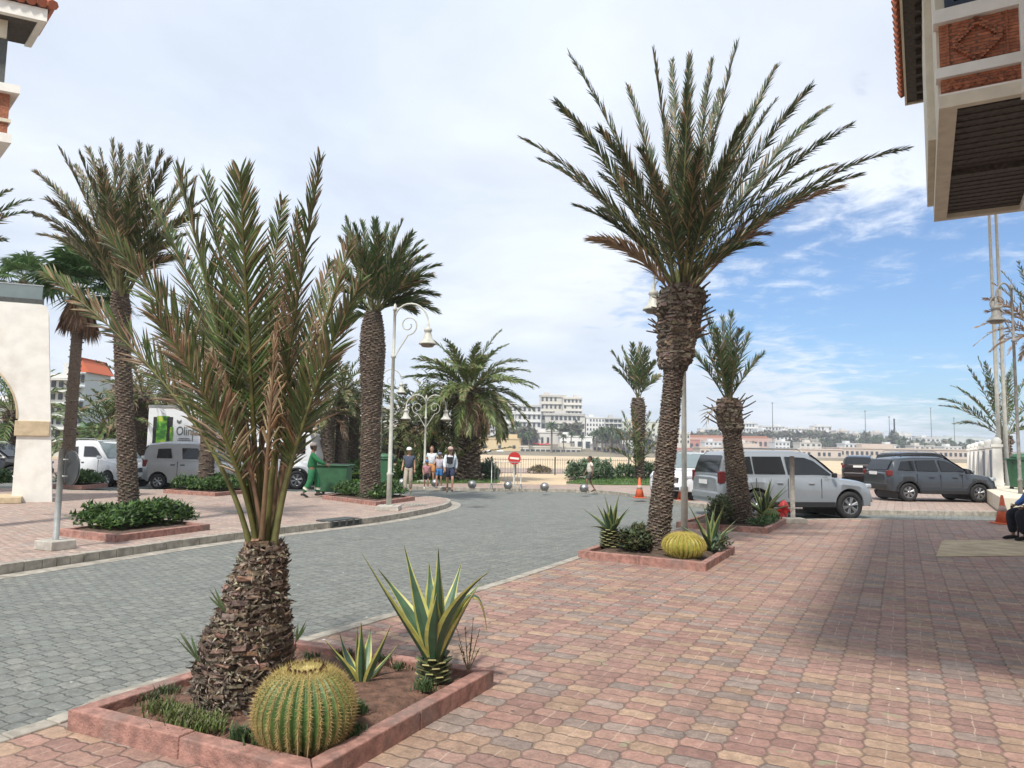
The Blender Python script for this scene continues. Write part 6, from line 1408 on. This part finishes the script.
def building(label, x0, x1, yt, yb, Y, col=WH, floors=3, bays=5, win=(.5, .5), depth=14, flat=True, roofc=None, name='apartment_building', bands=True, rows=None):
    a, b = P(x0, yb, Y), P(x1, yb, Y); top = P((x0+x1)/2, yt, Y).z; bot = min(a.z, b.z); w_ = b.x-a.x; root = thing(name, label, 'building', ((a.x+b.x)/2, Y, bot)); h_ = top-bot
    mb = MB(); mb.box((0, depth/2, h_/2-1), (w_, depth, h_+2), col=col); mb.build('wall', M['attr'], root)
    fh = h_/floors; bw = w_/bays; me = wmesh(bw*win[0], fh*win[1]); 
    for f in range(floors):
        for i in range(bays):
            if rnd.random() < .06: continue
            o = bpy.data.objects.new('window', me); COL.objects.link(o); o.parent = root; o.location = (-w_/2+bw*(i+.5), -.05, fh*(f+.5))
    if bands:
        for f in range(1, floors+1):
            mb = MB(); mb.box((0, -.4, fh*f-fh*.12), (w_*.96, 1.0, fh*.10), col=tuple(min(.8, c*1.08) for c in col)); mb.build('balcony', M['attr'], root)
    mb = MB()
    if roofc:
        mb.slab([(-w_/2-.5, 0), (w_/2+.5, 0), (w_/2-1, h_*.22), (-w_/2+1, h_*.22)], Matrix(((1, 0, 0, 0), (0, 0, 1, 0), (0, 1, 0, h_), (0, 0, 0, 1))), depth, col=roofc)
    else:
        mb.box((0, depth/2, h_+.3), (w_+.6, depth+.6, .6), col=col); mb.box((w_*rnd.uniform(-.3, .3), depth/2, h_+1.4), (w_*.25, depth*.4, 2.2), col=tuple(c*.9 for c in col))
    mb.build('roof', M['attr'], root); return root
TC = (.42, .17, .10); YE = (.60, .47, .28)
building('stepped white block low on the hill right of the wide palm', 478, 515, 412, 441, 440, floors=3, bays=7)
building('pale block with a blue awning behind the palm fronds', 498, 541, 405, 436, 470, (.58, .58, .56), 4, 9)
building('top tier of the big stepped hillside block', 540, 566, 395.5, 425, 520, (.56, .53, .47), 4, 6, (.45, .5))
building('lower right wing of the big stepped hillside block', 563, 582, 398, 428, 505, (.58, .55, .49), 5, 5, (.5, .45))
building('base terrace of the big stepped hillside block', 541, 585, 414, 438, 480, (.54, .52, .48), 3, 10, (.6, .5))
building('upper left white house group above the wide palm', 450, 492, 401, 426, 560, (.62, .6, .56), 3, 8)
building('tan house with a blue roof left of the stepped block', 486, 504, 398, 412, 620, (.5, .42, .30), 2, 4)
building('white block with regular square windows on the hill', 586, 604.5, 418, 436, 480, (.66, .66, .64), 4, 6, (.45, .5), bands=False)
building('darker balconied block beside the square-windowed one', 604.8, 622, 418.5, 437, 481, (.50, .50, .47), 4, 4, (.7, .6))
building('pale green flat-roofed block left of the leaning palm', 622.5, 661, 422, 437, 500, (.56, .58, .50), 3, 8, (.4, .45), bands=False)
building('white beach restaurant with an arched bay', 560, 592, 437, 452, 372, (.72, .71, .68), 1, 4, (.6, .42), bands=False)
building('long low terrace with dark openings above the beach', 520, 581, 447.5, 454.5, 350, (.62, .58, .50), 1, 12, (.8, .45), bands=False)
building('yellow ochre beach wall and house left of the terrace', 478, 521, 439, 454, 352, YE, 1, 3, (.2, .2), bands=False)
building('low white kiosk row right of the restaurant', 592, 640, 445, 455, 362, (.62, .62, .60), 1, 10, (.7, .5), bands=False)
building('white house with red parasols behind the big far palm', 528, 562, 433, 447, 400, (.66, .64, .60), 1, 6, (.4, .4), bands=False)
building('cream building between the double lamp and the nearest lamp post', 386, 416, 431, 448, 380, (.60, .52, .38), 2, 6)
building('white hillside house row above the nearest lamp post', 380, 430, 408, 428, 520, (.6, .59, .56), 3, 9)
building('tall white hillside house behind the thick palm trunk', 330, 378, 402, 432, 480, (.6, .6, .58), 4, 8)
building('white apartment row behind the sweeper', 285, 340, 412, 444, 430, (.58, .57, .54), 4, 9)
building('low beige beach shops left of the thick palm trunk', 240, 330, 446, 458, 210, (.50, .42, .32), 1, 14, (.7, .5), bands=False)
building('low white beach shops behind the strolling family', 330, 430, 446, 456, 300, (.60, .58, .52), 1, 16, (.7, .5), bands=False)
building('long pink-walled building with an orange roof across the bay', 690, 768, 438, 448, 620, (.52, .34, .28), 1, 16, (.5, .4), roofc=TC, bands=False)
building('second long pink building further right', 768, 845, 438.5, 449, 680, (.54, .40, .33), 1, 16, (.5, .4), bands=False)
building('red and white low building between the trunk and lamp pole', 655, 700, 440, 450, 520, (.46, .20, .17), 1, 8, (.5, .4), bands=False)
building('small white hotel on the skyline above the off-roader', 740, 758, 423, 437, 900, (.64, .64, .62), 3, 6)
building('white skyline block right of the small hotel', 762, 785, 426, 438, 950, (.64, .64, .62), 2, 7)
building('broad white skyline villa', 788, 812, 428, 440, 960, (.62, .62, .60), 2, 7)
building('tall white cube on the right skyline', 814, 832, 426, 441, 940, (.66, .66, .65), 3, 5)
building('low white block at the end of the skyline ridge', 700, 738, 429, 438, 880, (.60, .60, .58), 2, 9)
building('far white hangar left of the green palm', 896, 912, 433, 442, 1000, (.60, .62, .62), 1, 4, bands=False)
building('far long flat building above the pillars', 915, 985, 437, 446, 1000, (.45, .50, .50), 1, 14, (.5, .4), bands=False)
building('row of pale port sheds by the far beach', 840, 968, 449.5, 456.8, 345, (.52, .44, .38), 1, 26, (.5, .4), bands=False)
building('pale beach huts behind the off-roader bonnet', 700, 842, 449, 456.3, 340, (.54, .46, .40), 1, 28, (.5, .4), bands=False)
hs = [(592, 604, 436, 446), (606, 618, 438, 448), (622, 636, 437, 447), (640, 652, 440, 450), (660, 672, 436, 446), (676, 690, 434, 444), (600, 612, 444, 454), (616, 630, 446, 455), (646, 660, 446, 455), (505, 516, 430, 442), (524, 536, 436, 446), (545, 556, 440, 450), (490, 500, 428, 440), (460, 474, 426, 440), (700, 716, 432, 441), (719, 734, 430, 440), (742, 756, 434, 443), (757, 772, 430, 440), (776, 792, 431, 441), (796, 806, 433, 443), (808, 820, 430, 440), (836, 850, 431, 441), (853, 862, 434, 443), (868, 884, 433, 443), (900, 912, 436, 446), (922, 940, 438, 447), (705, 722, 442, 449), (735, 752, 443, 450), (775, 790, 442, 450), (800, 822, 443, 451), (845, 862, 444, 452), (880, 900, 445, 453), (915, 935, 446, 454), (945, 962, 447, 455)]
for i, (xa, xb, ya, yb_) in enumerate(hs):
    r_ = building('small white house on the ridge or shore across the bay', xa, xb, ya, yb_, 640+(i*37) % 90 if 14 <= i < 26 else (560+(i*13) % 30 if i >= 26 else 385+i*3), rnd.choice([(.66, .65, .62), (.60, .56, .50), (.66, .66, .66)]), 2, 4, (.45, .45), bands=False, name='house'); r_['group'] = 'small white houses across the bay'
# left side residential blocks
building('tower with a red roof and glass balconies right of the fan palm', 68, 81, 372, 440, 95, (.52, .55, .55), 5, 3, (.55, .55), 6, roofc=(.50, .12, .05))
building('white balconied block seen through and beside the arch', 30, 68, 378, 452, 100, (.60, .60, .57), 6, 5, (.5, .5), 10)
building('tan gabled house behind the left palm trunk', 80, 116, 392, 445, 110, (.50, .35, .22), 4, 5, (.4, .4), 10, roofc=(.34, .18, .10))
building('white block far left seen through the arch', -40, 30, 400, 455, 105, (.62, .62, .60), 5, 8, (.5, .5), 10)
building('white houses behind the box truck', 118, 250, 405, 455, 140, (.58, .57, .53), 4, 14, (.4, .5), 12)
# shore road retaining wall
mb = MB(); a, b = P(380, 455, 345), P(660, 456.5, 345); mb.box(((a.x+b.x)/2, 345, a.z-.6), (b.x-a.x, 1, 1.3)); o = mb.build('sea_wall', M['stone']); tag(o, 'grey sea wall at the head of the beach below the town', 'wall')
# far palms and trees
def farpalm_mesh(seed, H=8, L=3.2):
    r0 = random.Random(seed); mb = MB(); mb.tube([(0, 0, -1), (0, 0, H)], [.35, .28], 6); tr = mb.mesh('trunk', M['bark']); at = None
    mb = MB()
    for i in range(30):
        e = R(80-95*i/30); az = i*2.4; o = V((math.cos(az), math.sin(az), 0)); p0 = V((0, 0, H)); p1 = p0+(o*math.cos(e)+V((0, 0, math.sin(e))))*L*.5; e2 = e-R(50); p2 = p1+(o*math.cos(e2)+V((0, 0, math.sin(e2))))*L*.5; S = V((o.y, -o.x, 0))*.35
        c = jit(r0.choice(((.06, .10, .03), (.09, .12, .05), (.05, .08, .03))), .2); q = S.cross(p2-p0).normalized()*.2
        mb.add([p0-S*.4, p0+S*.4, p1-S-V((0, 0, .25)), p1+V((0, 0, .1)), p1+S-V((0, 0, .25)), p2], [(0, 3, 2), (0, 1, 3), (1, 4, 3), (2, 3, 5), (3, 4, 5)], c)
    return tr, mb.mesh('crown', M['leaf'])
FP = [farpalm_mesh(i) for i in range(3)]
for me_, _ in FP:
    at = me_.color_attributes.new('Col', 'FLOAT_COLOR', 'CORNER'); at.data.foreach_set('color', [.14, .11, .08, 1]*len(at.data))
def farpalm(px, pyb, pyt, Y, label, grp):
    b = P(px, pyb, Y); h = P(px, pyt, Y).z-b.z; tr, cr = FP[rnd.randrange(3)]; t_ = thing('distant_palm', label, 'palm tree', b, rnd.uniform(0, 6), grp); t_.scale = (h/9.5,)*3
    for nm, me_ in (('trunk', tr), ('crown', cr)): o = bpy.data.objects.new(nm, me_); COL.objects.link(o); o.parent = t_
farpalm(551.5, 453, 423, 345, 'largest palm of the far shore, before the white restaurant', None)
farpalm(516, 449, 422, 360, 'far palm standing over the yellow wall', None)
G1 = 'small palms along the far beach road'
for i in range(26):
    px = rnd.choice([rnd.uniform(480, 545), rnd.uniform(590, 640), rnd.uniform(560, 625)]); farpalm(px, rnd.uniform(448, 455), rnd.uniform(427, 438), 350+rnd.uniform(-3, 12), 'small distant palm by the far beach buildings', G1)
G2 = 'palms of the long tree line across the bay'
for i in range(80):
    px = rnd.uniform(690, 975) if i < 30 else rnd.uniform(828, 975); base = 449+(px-690)*.022+rnd.uniform(-4, 4); farpalm(px, base, base-rnd.uniform(7, 15) if px > 820 else base-rnd.uniform(5, 9), rnd.uniform(560, 720), 'tiny palm in the tree line across the bay', G2)
def treemass(name, label, spans, n, size, Y, pal, seed):
    r0 = random.Random(seed); mb = MB()
    for _ in range(n):
        x0, x1, y0, y1 = r0.choice(spans); px = r0.uniform(x0, x1); f = .5+.5*math.sin(px*.35)*math.sin(px*.11+1); yt = y1+(y0-y1)*(.45+.55*f); q = P(px, y1-(y1-yt)*r0.random()**.7, Y+r0.uniform(-15, 15))
        d = V((r0.uniform(-1, 1), r0.uniform(-1, 1), r0.uniform(-.3, 1))).normalized(); x_, y_ = rot_to(d); s = size*r0.uniform(.5, 1.4)
        mb.add([q-x_*s*.5, q+d*s*.5+y_*s*.2, q+x_*s*.5, q+d*s], [(0, 2, 1), (0, 1, 3), (1, 2, 3)], jit(r0.choice(pal), .25))
    o = mb.build(name, M['leaf2']); tag(o, label, 'trees', kind='stuff'); return o
PT = [(.09, .10, .06), (.12, .12, .08), (.08, .09, .055), (.16, .14, .10)]
treemass('distant_trees', 'green and brown tree line across the bay on the right', [(826, 905, 432, 452), (880, 975, 440, 455), (690, 745, 432, 440), (745, 830, 432, 438), (784, 805, 440, 450), (826, 905, 432, 452)], 4200, 4.0, 640, PT, 3)
treemass('distant_trees', 'dark trees between the hillside blocks', [(563, 578, 425, 438), (500, 535, 430, 441), (625, 650, 434, 446), (590, 622, 434, 444), (455, 480, 430, 446), (505, 522, 447, 452)], 3200, 4.0, 400, PT, 4)
treemass('distant_trees', 'green trees behind the left palms', [(85, 150, 425, 458), (150, 260, 420, 452), (0, 20, 430, 458)], 5200, 1.3, 92, HG+GG, 5)
treemass('distant_trees', 'olive trees behind the sweeper and lamps', [(240, 420, 436, 462), (330, 385, 428, 450)], 6000, 1.6, 110, [(.11, .13, .06), (.14, .15, .07), (.09, .11, .05)], 6)
# masts
for px, pyt, lb, Y in ((773, 403, 'thin mast above the off-roader', 640), (866, 411, 'thin mast above the black car', 660), (890, 417, 'left one of two dark posts over the tree line', 650), (895, 419, 'thicker right one of two dark posts over the tree line', 655), (955, 418, 'faint mast left of the green palm', 700), (932, 408, 'slender mast above the grey car', 700)):
    b = P(px, 450, Y); t_ = thing('mast', lb, 'mast', b); mb = MB(); h_ = P(px, pyt, Y).z-b.z; mb.tube([(0, 0, 0), (0, 0, h_)], [.35, .22] if 'thicker' not in lb else [.8, .7], 5); mb.build('shaft', M['iron'], t_)
    mb = MB(); mb.box((0, 0, h_), (1.6, .5, .6)); mb.build('floodlight', M['iron'], t_)
# parked cars / small coloured parasols on far beach
ps = [(536, 443, (.5, .03, .04)), (541, 444, (.5, .03, .04)), (547, 443.5, (.45, .05, .05)), (500, 451, (.7, .7, .7)), (489, 451, (.6, .62, .65)), (430, 452, (.05, .15, .5))]
for i, (px, py, c) in enumerate(ps):
    b = P(px, py+5, 348 if py > 448 else 390); t_ = thing('parasol', ['first red parasol from the left on the far terrace', 'middle red parasol on the far terrace', 'last red parasol on the far terrace', 'white parasol under the yellow wall', 'pale parasol left of the white one', 'blue parasol behind the double lamp'][i], 'parasol', b)
    mb = MB(); h_ = 2.6; mb.tube([(0, 0, 0), (0, 0, h_)], .06, 5); mb.build('pole', M['steel'], t_); mb = MB(); mb.lathe([(2.0, h_-.4), (1.2, h_+.1), (.001, h_+.5)], 8, col=c, smooth=False); mb.build('canopy', M['attr'], t_)

# ------------------------------------------------------------------ sea air
mb = MB(); mb.box((0, 690, 27), (2300, 1500, 62)); hz_ = bpy.data.materials.new('sea_air'); hz_.use_nodes = True; nt = hz_.node_tree; nt.nodes.remove(nt.nodes['Principled BSDF'])
pv = nt.nodes.new('ShaderNodeVolumePrincipled'); pv.inputs['Color'].default_value = (.86, .92, 1, 1); pv.inputs['Density'].default_value = HAZE; nt.links.new(pv.outputs[0], nt.nodes['Material Output'].inputs['Volume'])
o = mb.build('haze', hz_); tag(o, 'thin pale sea haze over the bay', kind='stuff')
